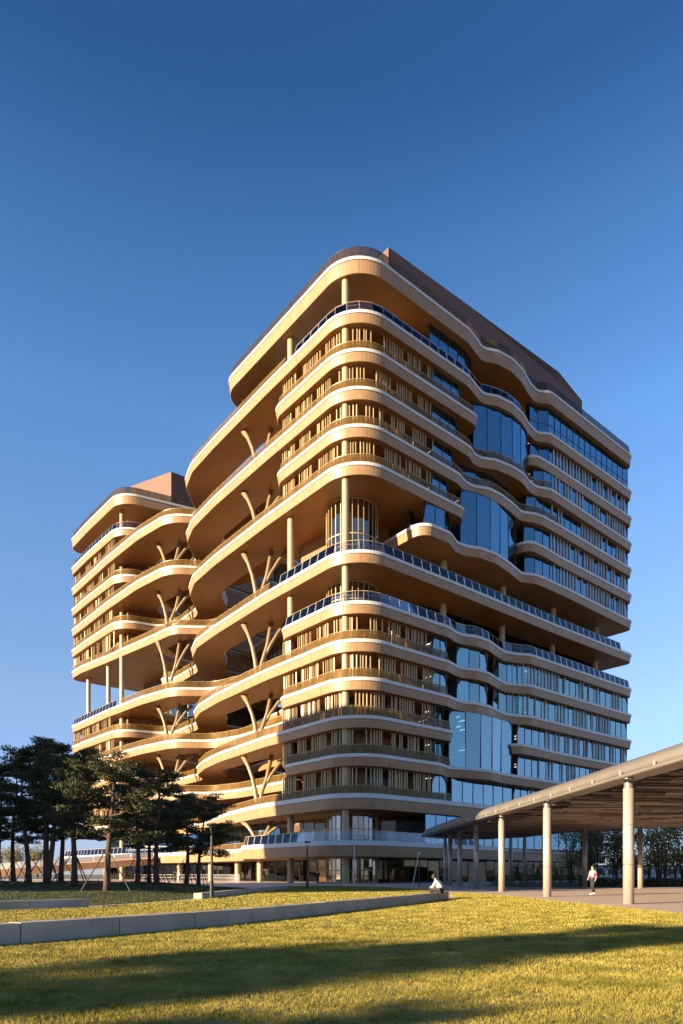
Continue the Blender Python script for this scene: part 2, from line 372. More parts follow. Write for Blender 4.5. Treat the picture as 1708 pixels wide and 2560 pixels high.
for k in ORDER:
    z = Z[k]; fh = FH[k]; mb = MB(); fa = MB(); wt = MB(); PATH[k] = []
    hw = .62 if k in ('L2', 'L2b') else .46
    for poly in OUT[k]:
        so = fillet(poly); so.reverse(); path = toworld(so); PATH[k].append((path, so))
        ins = off(path, .06, True); bot = off(path, .20, True); n = len(path)
        mb.add([(p.x, p.y, z+hw-.06) for p in ins], [tuple(range(n))])
        mb.add([(p.x, p.y, z-fh) for p in bot], [tuple(range(n-1, -1, -1))])
        sweep(fa, path, [(.06, z), (.0, z-.02), (.07, z-fh*.5), (.15, z-fh+.04), (.20, z-fh)], True, joints=2.6)
        sweep(wt, path, [(.06, z+.005), (-.10, z+.012), (-.12, z+hw-.1), (-.04, z+hw), (.30, z+hw+.02), (.30, z+hw-.08)], True)
    s_ = mb.build('floor_slab', None, BLD); SLAB[k] = s_
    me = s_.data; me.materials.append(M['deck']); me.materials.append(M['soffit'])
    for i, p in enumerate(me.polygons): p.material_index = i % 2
    f_ = fa.build('fascia', 'fascia', s_, smooth=False); w_ = wt.build('edge_trim', 'white', s_)

# railings: stretches of the outline chosen by a test in building coordinates
def runs(k, test):
    res = []
    for path, so in PATH[k]:
        n = len(path); ok = [test(p.x, p.y) for p in so]
        if all(ok): res.append(path+[path[0]]); continue
        if not any(ok): continue
        st = next(i for i in range(n) if ok[i] and not ok[i-1]); cur = []
        for j in range(n):
            i = (st+j) % n
            if ok[i]: cur.append(path[i])
            elif cur:
                if len(cur) > 3: res.append(cur)
                cur = []
        if len(cur) > 3: res.append(cur)
    return res
def front(s, o): return (o < 24 and s > 24 and s < 101.3 and not (s > 70 and o > 15)) or (s <= 24 and o < 22)
def mesh_rail(k, test, m='mesh', h=1.2):
    z = Z[k]+.46; a = MB(); c = MB()
    for run in runs(k, test):
        sweep(a, run, [(.10, z), (.24, z+h*.5), (.36, z+h), (.42, z+h), (.30, z+h*.5), (.16, z)], False)
        c.tube([(p.x, p.y, z+h+.03) for p in off(run, .39)], .035, 5)
        L = arclen(run); t = .4; ip = off(run, .22)
        io = off(run, .46)
        for i in range(len(run)-1):
            while t < L[i+1]:
                f = (t-L[i])/(L[i+1]-L[i]); p = ip[i].lerp(ip[i+1], f); q = io[i].lerp(io[i+1], f)
                c.tube([(p.x, p.y, z-.02), (q.x, q.y, z+h)], .03, 4, False); t += 1.9
    if a.v:
        a.build('mesh_railing', m, SLAB[k]); c.build('railing_post', 'gold' if m == 'mesh' else 'mullion', SLAB[k], kind='stuff')
RG = Pieces('glass_panel', 'rail_glass', 290)
def glass_rail(k, test, h=1.45, step=1.75):
    z = Z[k]+.46; c = MB()
    for run in runs(k, test):
        ip = off(run, .14); L = arclen(ip); t = 0; pts = []
        N = max(1, round(L[-1]/step)); i = 0
        for j in range(N+1):
            t = min(L[-1]-1e-4, j*L[-1]/N)
            while i < len(L)-2 and L[i+1] < t: i += 1
            pts.append(ip[i].lerp(ip[i+1], (t-L[i])/(L[i+1]-L[i])))
        for a, b in zip(pts, pts[1:]):
            d = (b-a); l = d.length; d.normalize(); nn = Vector((-d.y, d.x))
            up = Vector((nn.x*.2, nn.y*.2, 1)).normalized(); x = Vector((d.x, d.y, 0)); y = up.cross(x)
            M3 = Matrix((x, y, up)).transposed()
            mid = Vector(((a.x+b.x)/2, (a.y+b.y)/2, z))+up*(h/2)
            RG.add(mid, (l-.09, .02, h-.04), M3, SLAB[k])
            c.tube([(a.x+nn.x*.04, a.y+nn.y*.04, z-.05), (a.x+nn.x*.33, a.y+nn.y*.33, z+h-.02)], .042, 5, False)
            for fz in (.62, 1.0):
                c.tube([(q.x+nn.x*(.05+.2*h*fz), q.y+nn.y*(.05+.2*h*fz), z+h*fz) for q in (a, b)], .025 if fz < 1 else .04, 4, False)
    if c.v: c.build('railing_post', 'gold', SLAB[k], kind='stuff')
for k in ('L12', 'L11', 'L10', 'L9', 'L6', 'L5', 'L4', 'L3', 'L2b'):
    lim = {'L10': 46, 'L11': 46, 'L9': 22.5, 'L12': 25, 'L4': 20.5}.get(k, 20.5)
    mesh_rail(k, lambda s, o, lim=lim: (s > 24 and front(s, o)) or (s <= 24 and s < 2.2 and o < lim) or (2.2 <= s <= 24 and o < 10))
mesh_rail('L8b', lambda s, o: s > 50 and front(s, o))
mesh_rail('L8', lambda s, o: s > 17.2 and s < 72 and front(s, o))
glass_rail('L8', lambda s, o: s <= 17.2 and (o < 68))
mesh_rail('L7', lambda s, o: 19 < s < 73.5 and front(s, o) or (15.5 < s <= 19 and 5 < o < 10))
glass_rail('L7', lambda s, o: s <= 18.4 and o < 70 and (o < 5 or s < 3))
glass_rail('L7', lambda s, o: 73.5 <= s < 101.4 and o < 10)
mesh_rail('L13', lambda s, o: 13 < s < 71 and front(s, o))
glass_rail('L13', lambda s, o: s <= 13 and o < 40)
glass_rail('L13', lambda s, o: 71 <= s < 101.4 and o < 16)
mesh_rail('R14', lambda s, o: True, 'mesh_dark', 1.5)
glass_rail('L2', lambda s, o: s < 23.5 and (o < 32) and not (s > 20 and o > 4))
mesh_rail('L2', lambda s, o: 23.5 <= s < 60 and o < 12, 'mesh', 1.1)
glass_rail('L2', lambda s, o: 60 <= s < 106.9 and o < 12)
RG.flush(BLD)

# ---- glazing
PN = Pieces('pane', 'glass', 150); PL = Pieces('pane', 'glass_low', 100); PG = Pieces('pane', 'glass_ground', 50)
LV = Pieces('louvre', 'gold', 300)
BL = Pieces('blind', 'blind', 150)
def resample(path, step):
    L = arclen(path); N = max(1, round(L[-1]/step)); out = []; i = 0
    for j in range(N+1):
        t = min(L[-1]-1e-4, j*L[-1]/N)
        while i < len(L)-2 and L[i+1] < t: i += 1
        out.append(path[i].lerp(path[i+1], (t-L[i])/max(1e-6, L[i+1]-L[i])))
    return out
def rot(d): d = d.normalized(); return Matrix(((d.x, -d.y, 0), (d.y, d.x, 0), (0, 0, 1)))
def curtain(so, z0, z1, step=1.9, weight=1.0, mull=.07, trans=None, name='curtain_wall', pm=None):
    """glass wall along a path in building coordinates"""
    pts = resample(toworld([Vector(p) for p in so]), step); c = MB(); h = z1-z0
    fr = []
    for i, p in enumerate(pts):
        d = (pts[min(i+1, len(pts)-1)]-pts[max(i-1, 0)])
        c.box((p.x, p.y, (z0+z1)/2), (mull, .16, h), M3=rot(d))
    for a, b in zip(pts, pts[1:]):
        d = b-a; m = (a+b)/2
        for zz in [z0+.04, z1-.04]+(trans or []):
            c.box((m.x, m.y, zz), (d.length, .10, .08), M3=rot(d))
        fr.append((m, d))
    w = c.build(name, 'mullion', BLD)
    lev = [z0]+(trans or [])+[z1]
    for m, d in fr:
        for za, zb in zip(lev, lev[1:]):
            (pm or PN).add(Vector((m.x, m.y, (za+zb)/2)), (d.length-mull, .024, zb-za-.08), rot(d), w, weight)
    return w, pts
def wallstrip(so, z0, z1, m, name, thick=.2):
    path = toworld([Vector(p) for p in so]); b = MB()
    sweep(b, path, [(0, z0), (0, z1), (thick, z1), (thick, z0), (0, z0)], False)
    return b.build(name, m, BLD)
def dense(pts, r=None): return [tuple(p) for p in fillet([(*p, 0) if len(p) == 2 else p for p in pts], False)]
STO = [(a, b) for a, b in zip(ORDER, ORDER[1:])]
def zr(a, b): return Z[a]+.42, Z[b]-FH[b]+.01
WAVE = dict(L13=W13, L12=W13, L11=W11, L10=W10, L9=W10, L8b=W8b, L7=W7, L6=W7, L5=[(o, s*.85) for o, s in W7], L4=W3, L3=W3, L2b=[(40, .8), (20, 0)])
def rf(k, o0, o1, d=.95):
    """plan path of the right-hand glass from o0 to o1, following the edge below"""
    kn = [(70.2, -.3)]+WAVE[k]+[(10, -.2)]
    base = [Vector((p.x, p.y)) for p in fillet([(s, o, 2.0) for o, s in kn], False)]
    base = base[::-1]; q = off(base, d)     # building coords are mirrored: check side
    if sum(p.x for p in q) < sum(p.x for p in base): q = off(base, -d)
    return [p for p in resample(q, .35) if o0 <= p.y <= o1]
def corner_plate(p, d, z, r, sx, b):
    """quarter-round infill plate in the top corner of an opening"""
    n = Vector((d.y, -d.x)); pts = [(0, 0), (r, 0)]+[(r-r*math.sin(a), -r+r*math.cos(a)) for a in [i*math.pi/12 for i in range(7)]]
    pts = [(0, 0)]+[(r-r*math.sin(a), -r+r*math.cos(a)) for a in [i*math.pi/12 for i in range(7)]]
    vs = []
    for t in (.07, .14):
        vs += [(p.x+d.x*sx*u+n.x*t, p.y+d.y*sx*u+n.y*t, z+v) for u, v in pts]
    m = len(pts); fs = [tuple(range(m)), tuple(range(2*m-1, m-1, -1))]+[(i, (i+1) % m, m+(i+1) % m, m+i) for i in range(m)]
    b.add(vs, fs)
plates = MB(); lights = MB(); finmb = MB()
def bay(k, z0, z1, o0, o1, step=2.6, trans=None, rad=1.5, d=.95):
    w, pts = curtain(rf(k, o0, o1, d), z0, z1, step, 1.6, .06, trans, pm=PL if z0 < 34 else None)
    if rad:
        a, b = pts[0], pts[1]; corner_plate(pts[0], (pts[1]-pts[0]).normalized(), z1, rad, 1, plates)
        corner_plate(pts[-1], (pts[-1]-pts[-2]).normalized(), z1, rad, -1, plates)
    return w, pts
def striplights(k, zc, o0, o1, n, s0=2.0, ln=2.2):
    for i in range(n):
        o = o0+(o1-o0)*(i+.5)/n
        for j in range(2):
            s = s0+j*4.2; q = P3(s+ln/2, o+random.uniform(-.2, .2), zc-.05)
            lights.box(q, (ln, .07, .05), M3=rot(UL))
upper = [('L12', 'L13'), ('L11', 'L12'), ('L10', 'L11'), ('L9', 'L10'), ('L8b', 'L9')]
lower = [('L6', 'L7'), ('L5', 'L6'), ('L4', 'L5'), ('L3', 'L4'), ('L2b', 'L3')]
def office_right(k, z0, z1, o0, dense_blind):
    """the long glazed stretch with fins and blinds"""
    bay(k, z0, z1, o0, 70.2, 2.0, None, 1.3)
    path = rf(k, o0+3.5, 70.0, 1.22); w = toworld(path); pts = resample(w, .95)
    fp = resample(toworld(rf(k, o0+5, 70.0, .83)), .95)
    for i in range(len(fp)-1):
        if random.random() < (.72 if not dense_blind else .55):
            d = fp[i+1]-fp[i]; finmb.box((fp[i].x, fp[i].y, (z0+z1)/2), (.07, .22, z1-z0-.05), M3=rot(d))
    i = 0
    while i < len(pts)-1:
        d = pts[i+1]-pts[i]; m = (pts[i]+pts[i+1])/2
        if random.random() < (.92 if dense_blind else .18+.5*(i/len(pts))**1.5):
            t = random.choice((0, 0, 0, .25, .5)) if dense_blind else random.choice((0, .3, .5))
            hh = (z1-z0)*(1-t); BL.add(Vector((m.x, m.y, z1-hh/2)), (d.length*.92, .03, hh), rot(d), BLD)
        i += 1
for (a, b) in upper+lower:
    z0, z1 = zr(a, b); low = (a, b) in lower
    if a == 'L8b':
        bay(a, z0, z1, 14.6, 20.6, 2.0, None, 1.5)
    elif a in ('L9', 'L10', 'L11', 'L12') or low:
        bay(a, z0, z1, 16.5, {'L12': 22.6, 'L11': 22.2, 'L10': 21.2, 'L9': 20.2}.get(a, 20.0), 1.9, None, 1.4)
    office_right(a, z0, z1, {'L12': 40.5, 'L11': 40.0, 'L10': 38.4, 'L9': 38.0, 'L8b': 38.0}.get(a, 31.0 if a in ('L6', 'L5') else 36.0), low)
    if a in ('L10',): bay(a, z0, z1, 24.5, 35.5, 2.6, None, 1.6, 1.6)
    if a in ('L6', 'L5'): bay(a, z0, z1, 22.2, 29.2, 2.4, None, 1.7)
    if a in ('L2b',): bay(a, z0, z1, 20.5, 36.0, 2.6, None, 0)
    striplights(a, z1, 17.5, 20, 1, 2.8, 1.6); striplights(a, z1, 40, 62, 10)
# double-height voids
for (a, b, o0, o1) in (('L11', 'L13', 26.3, 38.6), ('L8b', 'L10', 22.6, 36.4), ('L3', 'L5', 20.6, 34.6)):
    z0, z1 = zr(a, b); bay(a, z0, z1, o0, o1, 2.6, None, 1.2, .75)
    striplights(a, (z0+z1)/2, o0+1, o1-1, 4, 5.0); striplights(a, z1, o0+1, o1-1, 5, 3.0)
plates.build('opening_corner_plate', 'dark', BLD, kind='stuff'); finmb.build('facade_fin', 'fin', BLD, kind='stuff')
# recess backs and the dark inner faces behind the glazed bays
for (a, b) in upper+lower:
    z0, z1 = zr(a, b)
    wallstrip([(3.2, 70), (3.0, 12)], z0, z1, 'dark', 'recess_wall') if False else None
# top storey, terraces, ground
z0, z1 = zr('L13', 'R14')
bay('L13', z0, z1, 16.0, 26.2, 1.9, [z0+2.1], 2.2, 1.3); bay('L13', z0, z1, 40.5, 70.2, 1.9, [z0+2.1], 1.2)
wallstrip(dense([(12, 10), (9, 12.5, 2), (4, 15.2, 2), (3.5, 16.2)]), z0, z1, 'soffit', 'recess_wall')
wallstrip(dense([(2.5, 26.2), (6, 28, 3), (6, 38, 3), (2.4, 40.6)]), z0, z1, 'soffit', 'recess_wall')
curtain([(22, 5.5), (12, 6.5), (9.5, 9.5)], z0, z1, 2.2, .4)
for a, b in (('L7', 'L8'), ('L2', 'L2b')):
    z0, z1 = zr(a, b)
    curtain(dense([(22, 8), (14, 9.5, 3), (7, 14, 4), (5.5, 22, 5), (5.0, 66)]), z0, z1, 2.2, .7, pm=PG)
z0, z1 = zr('L8', 'L8b'); z2 = zr('L8', 'L9')[1]
curtain(dense([(9, 16), (6.5, 19, 3), (5.0, 66)]), z0, z1, 2.2, .7)
wallstrip(dense([(22, 9.5), (14, 10, 2), (13, 14, 2), (9, 16.2)]), z0, z2, 'wood', 'recess_wall')
curtain(dense([(26.5, 30), (12, 19.5, 3), (9, 20, 3), (4.2, 17.2, 3), (3.2, 14.5)]), zr('L8b', 'L9')[0], z2, 1.9, .5)
wallstrip([(20, 9.2), (11, 13.0)], *zr('L7', 'L8'), 'wood', 'recess_wall')
z0, z1 = .02, Z['L2']-FH['L2']+.01
curtain(dense([(100, 8), (62, 12), (44, 11, 6), (30, 9, 4), (14, 8, 4), (6.5, 12, 4), (6, 24, 8), (9, 72)]), z0, z1, 2.4, 1.0, pm=PG)
wallstrip(dense([(98, 13), (62, 17), (44, 16, 6), (30, 14, 4), (18, 13, 4), (13, 17, 4), (12, 26, 8), (15, 70)]), z0, z1, 'lobby', 'lobby_wall')
z0, z1 = zr('L2', 'L2b'); curtain(dense([(100, 9), (72, 10), (60, 14, 4), (44, 12, 6), (27, 9)]), z0, z1, 2.4, .6)
z0, z1 = zr('L2', 'L2b'); curtain(rf('L2b', 15, 62, .9), z0, z1, 2.2, 1.0)
# recess walls of the right face, their shade put into a near-black colour
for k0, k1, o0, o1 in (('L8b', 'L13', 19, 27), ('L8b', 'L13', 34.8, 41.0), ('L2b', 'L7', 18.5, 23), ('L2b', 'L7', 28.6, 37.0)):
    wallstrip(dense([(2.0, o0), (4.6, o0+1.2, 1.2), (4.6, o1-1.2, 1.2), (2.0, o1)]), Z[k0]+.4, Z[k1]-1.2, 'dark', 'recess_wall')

# louvres round the corner of the right tower and on the left tower, with the walls behind them
def louvres(path, z0, z1, step, keep, weight):
    pts = resample(toworld([Vector(p) for p in path]), step); par = MB()
    for q in (z0+.04, z1-.04):
        for a, b in zip(pts, pts[1:]):
            d = b-a; m = (a+b)/2; par.box((m.x, m.y, q), (d.length+.02, .12, .08), M3=rot(d))
    w = par.build('louvre_track', 'wood', BLD, kind='stuff'); run = 0; skip = 0
    for i, p in enumerate(pts):
        if skip: skip -= 1; continue
        run += 1
        if run > random.randint(5, 11): run = 0; skip = random.choice((1, 1, 2)); continue
        if random.random() > keep: continue
        d = pts[min(i+1, len(pts)-1)]-pts[max(i-1, 0)]
        M3 = rot(d) @ Matrix.Rotation(random.uniform(-.5, .5), 3, 'Z')
        j = d.normalized()*random.uniform(-.12, .12); h = z1-z0-.16
        LV.add(Vector((p.x+j.x, p.y+j.y, (z0+z1)/2)), (.125, .22, h), M3, w, weight)
def corner_path(d, s_end, o_end):
    p = [(s_end, 1.45+d, 0), (-.15+d, 1.5+d, max(1.2, 5.6-d)), (-.2+d, o_end, 0)]
    return [tuple(q) for q in fillet(p, False)]
for (a, b) in [('L12', 'L13'), ('L11', 'L12'), ('L10', 'L11'), ('L9', 'L10')]+lower:
    z0, z1 = zr(a, b)
    louvres(corner_path(1.0, 16.6, 16.6), z0, z1, .45, .97, 2.0)
    wp = resample([Vector(q) for q in corner_path(4.2, 16.4, 16.8)], 1.9); wb = MB(); gb = MB()
    for i, (p, q) in enumerate(zip(wp, wp[1:])):
        pw, qw = P2(*p), P2(*q); d = qw-pw; m = (pw+qw)/2
        (gb if random.random() < .2 else wb).box((m.x, m.y, (z0+z1)/2), (d.length, .15, z1-z0), M3=rot(d))
    wb.build('infill_wall', 'wood', BLD, kind='stuff')
    if gb.v: gb.build('infill_window', 'glassdark', BLD, kind='stuff')
    wallstrip([(16.5, 2.9), (17.2, 9), (24, 11.5)], z0, z1, 'wood', 'recess_wall')
for (a, b) in [('L12', 'L13'), ('L11', 'L12'), ('L10', 'L11'), ('L9', 'L10'), ('L8b', 'L9'), ('L6', 'L7'), ('L5', 'L6'), ('L4', 'L5'), ('L3', 'L4'), ('L2b', 'L3')]:
    z0, z1 = zr(a, b)
    louvres([(101.0, .55), (76.5, .75)], z0, z1, .72, .95, 1.0)
    wb = MB(); gb = MB(); s = 101.0
    while s > 76:
        e = s-1.7; m = P2((s+e)/2, 3.4); (gb if random.random() < .4 else wb).box((m.x, m.y, (z0+z1)/2), (1.7, .15, z1-z0), M3=rot(-UL)); s = e
    wb.build('infill_wall', 'wood', BLD, kind='stuff'); gb.build('infill_window', 'glassdark', BLD, kind='stuff')
    wallstrip([(76.2, 3.2), (76.2, 12), (74.8, 22), (74.8, 48)], z0, z1, 'wood', 'recess_wall')
z0, z1 = zr('L13', 'R14'); wallstrip(dense([(100, 6), (79, 7, 3), (77, 12, 3), (75, 40)]), z0, z1, 'wood', 'recess_wall')
z0, z1 = Z['L7']+.4, Z['L8b']-1.2
curtain(dense([(92, 22), (79, 15, 4), (75, 16, 3), (66, 18)]), z0, z1, 2.4, .5)
LV.flush(BLD); PN.flush(BLD); PL.flush(BLD); PG.flush(BLD); BL.flush(BLD); lights.build('ceiling_light_strip', 'light', BLD, kind='stuff')
# solid cores and floors behind the glass
def prism(so, z0, z1, name, m, parent=BLD):
    w = toworld([Vector(p) for p in so]); n = len(w); b = MB()
    b.add([(p.x, p.y, z0) for p in w]+[(p.x, p.y, z1) for p in w], [tuple(range(n-1, -1, -1)), tuple(range(n, 2*n))]+[(i, (i+1) % n, n+(i+1) % n, n+i) for i in range(n)])
    return b.build(name, m, parent)
prism([(12, 24), (12, 64), (22, 64), (22, 24)], 0, 78, 'service_core', 'core')
prism([(80, 16), (80, 44), (97, 44), (97, 16)], 0, 78, 'service_core', 'core')
for (a, b) in STO:
    if a in ('L8',): continue
    z0, z1 = zr(a, b)
    curtain([(24.2, 9.5), (25.2, 30), (25.2, 69)], z0, z1, 2.6, .35) if a in ('L2b', 'L3', 'L4', 'L5', 'L6', 'L7', 'L9') else wallstrip([(24.2, 11), (25.2, 30), (25.2, 69)], z0, z1, 'wood', 'recess_wall')
# glazed block at the back of the canyon
for i, (a, b) in enumerate([('L2', 'L2b'), ('L2b', 'L3'), ('L3', 'L4'), ('L4', 'L5'), ('L5', 'L6'), ('L6', 'L7'), ('L7', 'L8'), ('L8', 'L9')]):
    z0, z1 = Z[a]+.4, Z[b]-1.1
    curtain([(27, 24), (40, 26), (52, 31), (74, 34)], z0, z1, 2.3, .7)
    sp = MB(); path = toworld([Vector(p) for p in dense([(26, 22), (38, 23.5, 6), (52, 28.5, 6), (75, 32)])]); path.reverse()
    sweep(sp, path, [(0, Z[b]+.2), (.0, Z[b]-.1), (.4, Z[b]-1.1), (4, Z[b]-1.1), (4, Z[b]+.2), (0, Z[b]+.2)], False); sp.build('rear_floor_band', 'fascia', BLD)
    e2 = MB(); sweep(e2, path, [(-.06, Z[b]+.62), (-.06, Z[b]+.21), (.3, Z[b]+.21), (.3, Z[b]+.62), (-.06, Z[b]+.62)], False); e2.build('edge_trim', 'white', BLD)
prism([(26, 36), (26, 70), (76, 70), (76, 44)], 0, 52, 'rear_block', 'core')
# columns
def col(s, o, z0, z1, r=.47, m='column'):
    b = MB(); q = P2(s, o); b.tube([(q.x, q.y, z0), (q.x, q.y, z1)], r, 20); b.build('column', m, BLD, smooth=False)
for s, o in ((3.3, 3.0), (15.7, 3.1)):
    zz = 0
    for b in ORDER:
        if b == 'L8b': continue
        col(s, o, zz, Z[b]-FH[b]+.02); zz = Z[b]+.4
for o in (22, 36, 50, 64): col(3.4, o, Z['L8']+.4, Z['L8b']-1.2); col(3.6, o, Z['L7']+.4, Z['L8']-1.2); col(3.6, o, Z['L2']+.4, Z['L2b']-1.3)
for s, o in ((77, 2.6), (84.9, 2.7), (97.2, 2.6)):
    col(s, o, Z['L7']+.4, Z['L8b']-1.18)
zz = Z['L8b']+.4
for b in ('L9', 'L10', 'L11', 'L12', 'L13', 'R14'): col(77, 2.6, zz, Z[b]-FH[b]+.02); zz = Z[b]+.4
zz = 0
for b in ('L2', 'L2b', 'L3', 'L4', 'L5', 'L6', 'L7'): col(77, 2.6, zz, Z[b]-FH[b]+.02); zz = Z[b]+.4
for s, o in ((26, 4.5), (33, 10), (40, 8.8), (50, 9), (62, 8.5), (90, 4)): col(s, o, 0, Z['L2']-1.38)
def tree_col(s, o, z0, z1):
    b = MB(); h = z1-z0
    def q(ds, do, t): w = P2(s+ds, o+do); return (w.x, w.y, z0+h*t)
    b.tube([q(-.1, .25, 0), q(-.2, .7, .3), q(-.4, 1.6, .6), q(-.5, 2.4, 1.0)], [.36, .32, .30, .36], 14)
    b.tube([q(0, 0, .0), q(.06, -.02, .16), q(.32, -.12, .36), q(.85, -.3, .58), q(1.65, -.55, .80), q(2.75, -.8, 1.0)], [.46, .40, .34, .30, .30, .46], 14)
    b.tube([q(-.3, 1.2, .42), q(-.8, 2.0, .62), q(-1.4, 3.0, .82), q(-2.2, 4.2, 1.0)], [.22, .24, .26, .40], 14)
    b.build('branching_column', 'tcol', BLD, smooth=True)
for a, b in (('L11', 'L13'), ('L9', 'L11'), ('L8', 'L9'), ('L6', 'L8'), ('L4', 'L6'), ('L2b', 'L4'), ('L2', 'L2b')): tree_col(26.4, 4.2, Z[a]+.4, Z[b]-FH[b]+.05)
for a, b in (('L10', 'L12'), ('L8b', 'L10'), ('L7', 'L8b'), ('L5', 'L7'), ('L3', 'L5')): tree_col(60.4, 5.2, Z[a]+.4, Z[b]-1.15)
# glazed stair drum in the corner
for a, b in ((None, 'L2'), ('L2', 'L2b'), ('L7', 'L8'), ('L8', 'L9')):
    z0 = 0.02 if a is None else Z[a]+.42; z1 = Z[b]-FH[b]+.02
    c = P2(8.6, 8.6); g = MB(); n = 28; ring = [Vector((c.x+3.6*math.cos(2*math.pi*i/n), c.y+3.6*math.sin(2*math.pi*i/n))) for i in range(n)]
    sweep(g, ring, [(0, z0), (0, z1), (.03, z1), (.03, z0), (0, z0)], True); d_ = g.build('stair_drum', 'drum_glass', BLD)
    st = MB()
    for i in range(n):
        p = ring[i]; st.box((p.x, p.y, (z0+z1)/2), (.10, .12, z1-z0), M3=rot(ring[(i+1) % n]-ring[i-1]))
    for q in (z0+.1, z0+(z1-z0)*.5, z1-.1):
        sweep(st, ring, [(-.08, q-.07), (-.08, q+.07), (.08, q+.07), (.08, q-.07), (-.08, q-.07)], True)
    st.build('drum_frame', 'gold', d_, kind='stuff')
    inn = MB()
    for i in range(46):
        an = random.uniform(0, 2*math.pi); rr = random.uniform(1.2, 3.0)
        inn.box((c.x+rr*math.cos(an), c.y+rr*math.sin(an), (z0+z1)/2), (.14, .14, z1-z0), an)
    inn.build('drum_inner_rods', 'gold', d_, kind='stuff')
    wn = MB(); wn.tube([(c.x, c.y, z0), (c.x, c.y, z1)], 1.1, 14); wn.build('drum_core', 'wood', d_)
# roof screens
def screen(corners, ztops, zb, name='rooftop_screen'):
    n = len(corners); b = MB()
    b.add([(p.x, p.y, zb) for p in corners]+[(p.x, p.y, t) for p, t in zip(corners, ztops)],
          [(i, (i+1) % n, n+(i+1) % n, n+i) for i in range(n)]+[tuple(range(n, 2*n))])
    o = b.build(name, 'penthouse', BLD); r = MB()
    for i in range(n):
        a, c = corners[i], corners[(i+1) % n]; za, zc = ztops[i], ztops[(i+1) % n]; L = (c-a).length; k = int(L/.45)
        d = (c-a).normalized(); nn = Vector((d.y, -d.x))
        for j in range(k):
            f = (j+.5)/k; p = a.lerp(c, f); zt = za+(zc-za)*f
            r.box((p.x, p.y, (zb+zt)/2), (.10, .04, zt-zb-.02), M3=rot(d))
    r.build('screen_rib', 'penthouse', o, kind='stuff')
screen([P2(4.2, 11.5), P2(4.2, 27.7), P2(4.2, 52.9), P2(4.2, 60.5), P2(20, 60.5), P2(20, 11.5)], [88.1, 89.0, 90.2, 88.4, 88.4, 88.1], 79.9)
screen([Vector((-48.6, 157)), Vector((-37.8, 151.5)), Vector((-27, 160)), Vector((-38, 172)), Vector((-50, 172))], [90.4, 90.6, 90.6, 90.0, 90.0], 79.9)

# ------------------------------------------------------------------ lawns, walls, paths
def inpoly(x, y, poly):
    c = False; n = len(poly)
    for i in range(n):
        x1, y1 = poly[i]; x2, y2 = poly[i-1]
        if (y1 > y) != (y2 > y) and x < (x2-x1)*(y-y1)/(y2-y1)+x1: c = not c
    return c
def vnoise(x, y, seed=0):
    r = 0
    for k, (f, a) in enumerate(((.07, 1.0), (.19, .5), (.43, .25))):
        r += a*math.sin(x*f*1.3+seed+k*1.7+1.3*math.sin(y*f*.9+seed))*math.cos(y*f*1.1-seed*.7+k)
    return r/1.75
WALL_A = [(-9.6, 7.3), (-7.6, 9.3), (-5.74, 11.5), (-2.44, 16.4), (-.17, 21.2), (2.7, 27.2), (5.25, 33.4)]
def ctr(pts, step=.3):
    # smooth polyline through points (Catmull-Rom)
    p = [Vector(q) for q in pts]; out = []
    for i in range(len(p)-1):
        a = p[max(i-1, 0)]; b = p[i]; c = p[i+1]; d = p[min(i+2, len(p)-1)]; k = max(2, int((c-b).length/step))
        for j in range(k):
            t = j/k; out.append(.5*((2*b)+(c-a)*t+(2*a-5*b+4*c-d)*t*t+(3*b-a-3*c+d)*t**3))
    return out+[p[-1]]
LOW = [(10.9, -4), (10.75, 10), (10.4, 20.8), (9.85, 25), (9.5, 31.7), (9.0, 38), (8.2, 44.8), (6.5, 42), (6.0, 36), (5.6, 33.3)]+[(p.x+.1, p.y-.1) for p in reversed(ctr(WALL_A, 2))]+[(-9.6, -4)]
UPP = [(p.x-.3, p.y+.15) for p in ctr(WALL_A, 2)]+[(5.4, 36), (6.3, 44), (6.4, 52), (3.5, 62), (-2, 69), (-6, 67), (-4.2, 56.2), (-5.2, 46), (-5.9, 40), (-6.5, 32.7), (-7.9, 28.5), (-9.0, 24.2), (-11.2, 21.9), (-16, 17), (-16, 10)]
MND = [(-9.9, 25.6), (-8.4, 29.8), (-7.2, 34.6), (-6.4, 41), (-6.0, 47), (-6.6, 53), (-8.0, 58.5), (-11, 63.5), (-17, 68), (-28, 72), (-46, 74), (-46, 30), (-26, 18), (-17.5, 18.2), (-12, 22.9)]
def mound_z(x, y):
    if not inpoly(x, y, MND): return .02
    # distance to the boundary, rounded into a low swell
    dmin = min(_segd(x, y, MND[i-1], MND[i]) for i in range(len(MND)))
    t = min(1, dmin/7.0); t = t*t*(3-2*t)
    return .02+t*(.46+.30*vnoise(x*2.2, y*2.2, 3))
def _segd(x, y, a, b):
    ax, ay = a; bx, by = b; dx, dy = bx-ax, by-ay; t = max(0, min(1, ((x-ax)*dx+(y-ay)*dy)/(dx*dx+dy*dy)))
    return math.hypot(x-ax-t*dx, y-ay-t*dy)
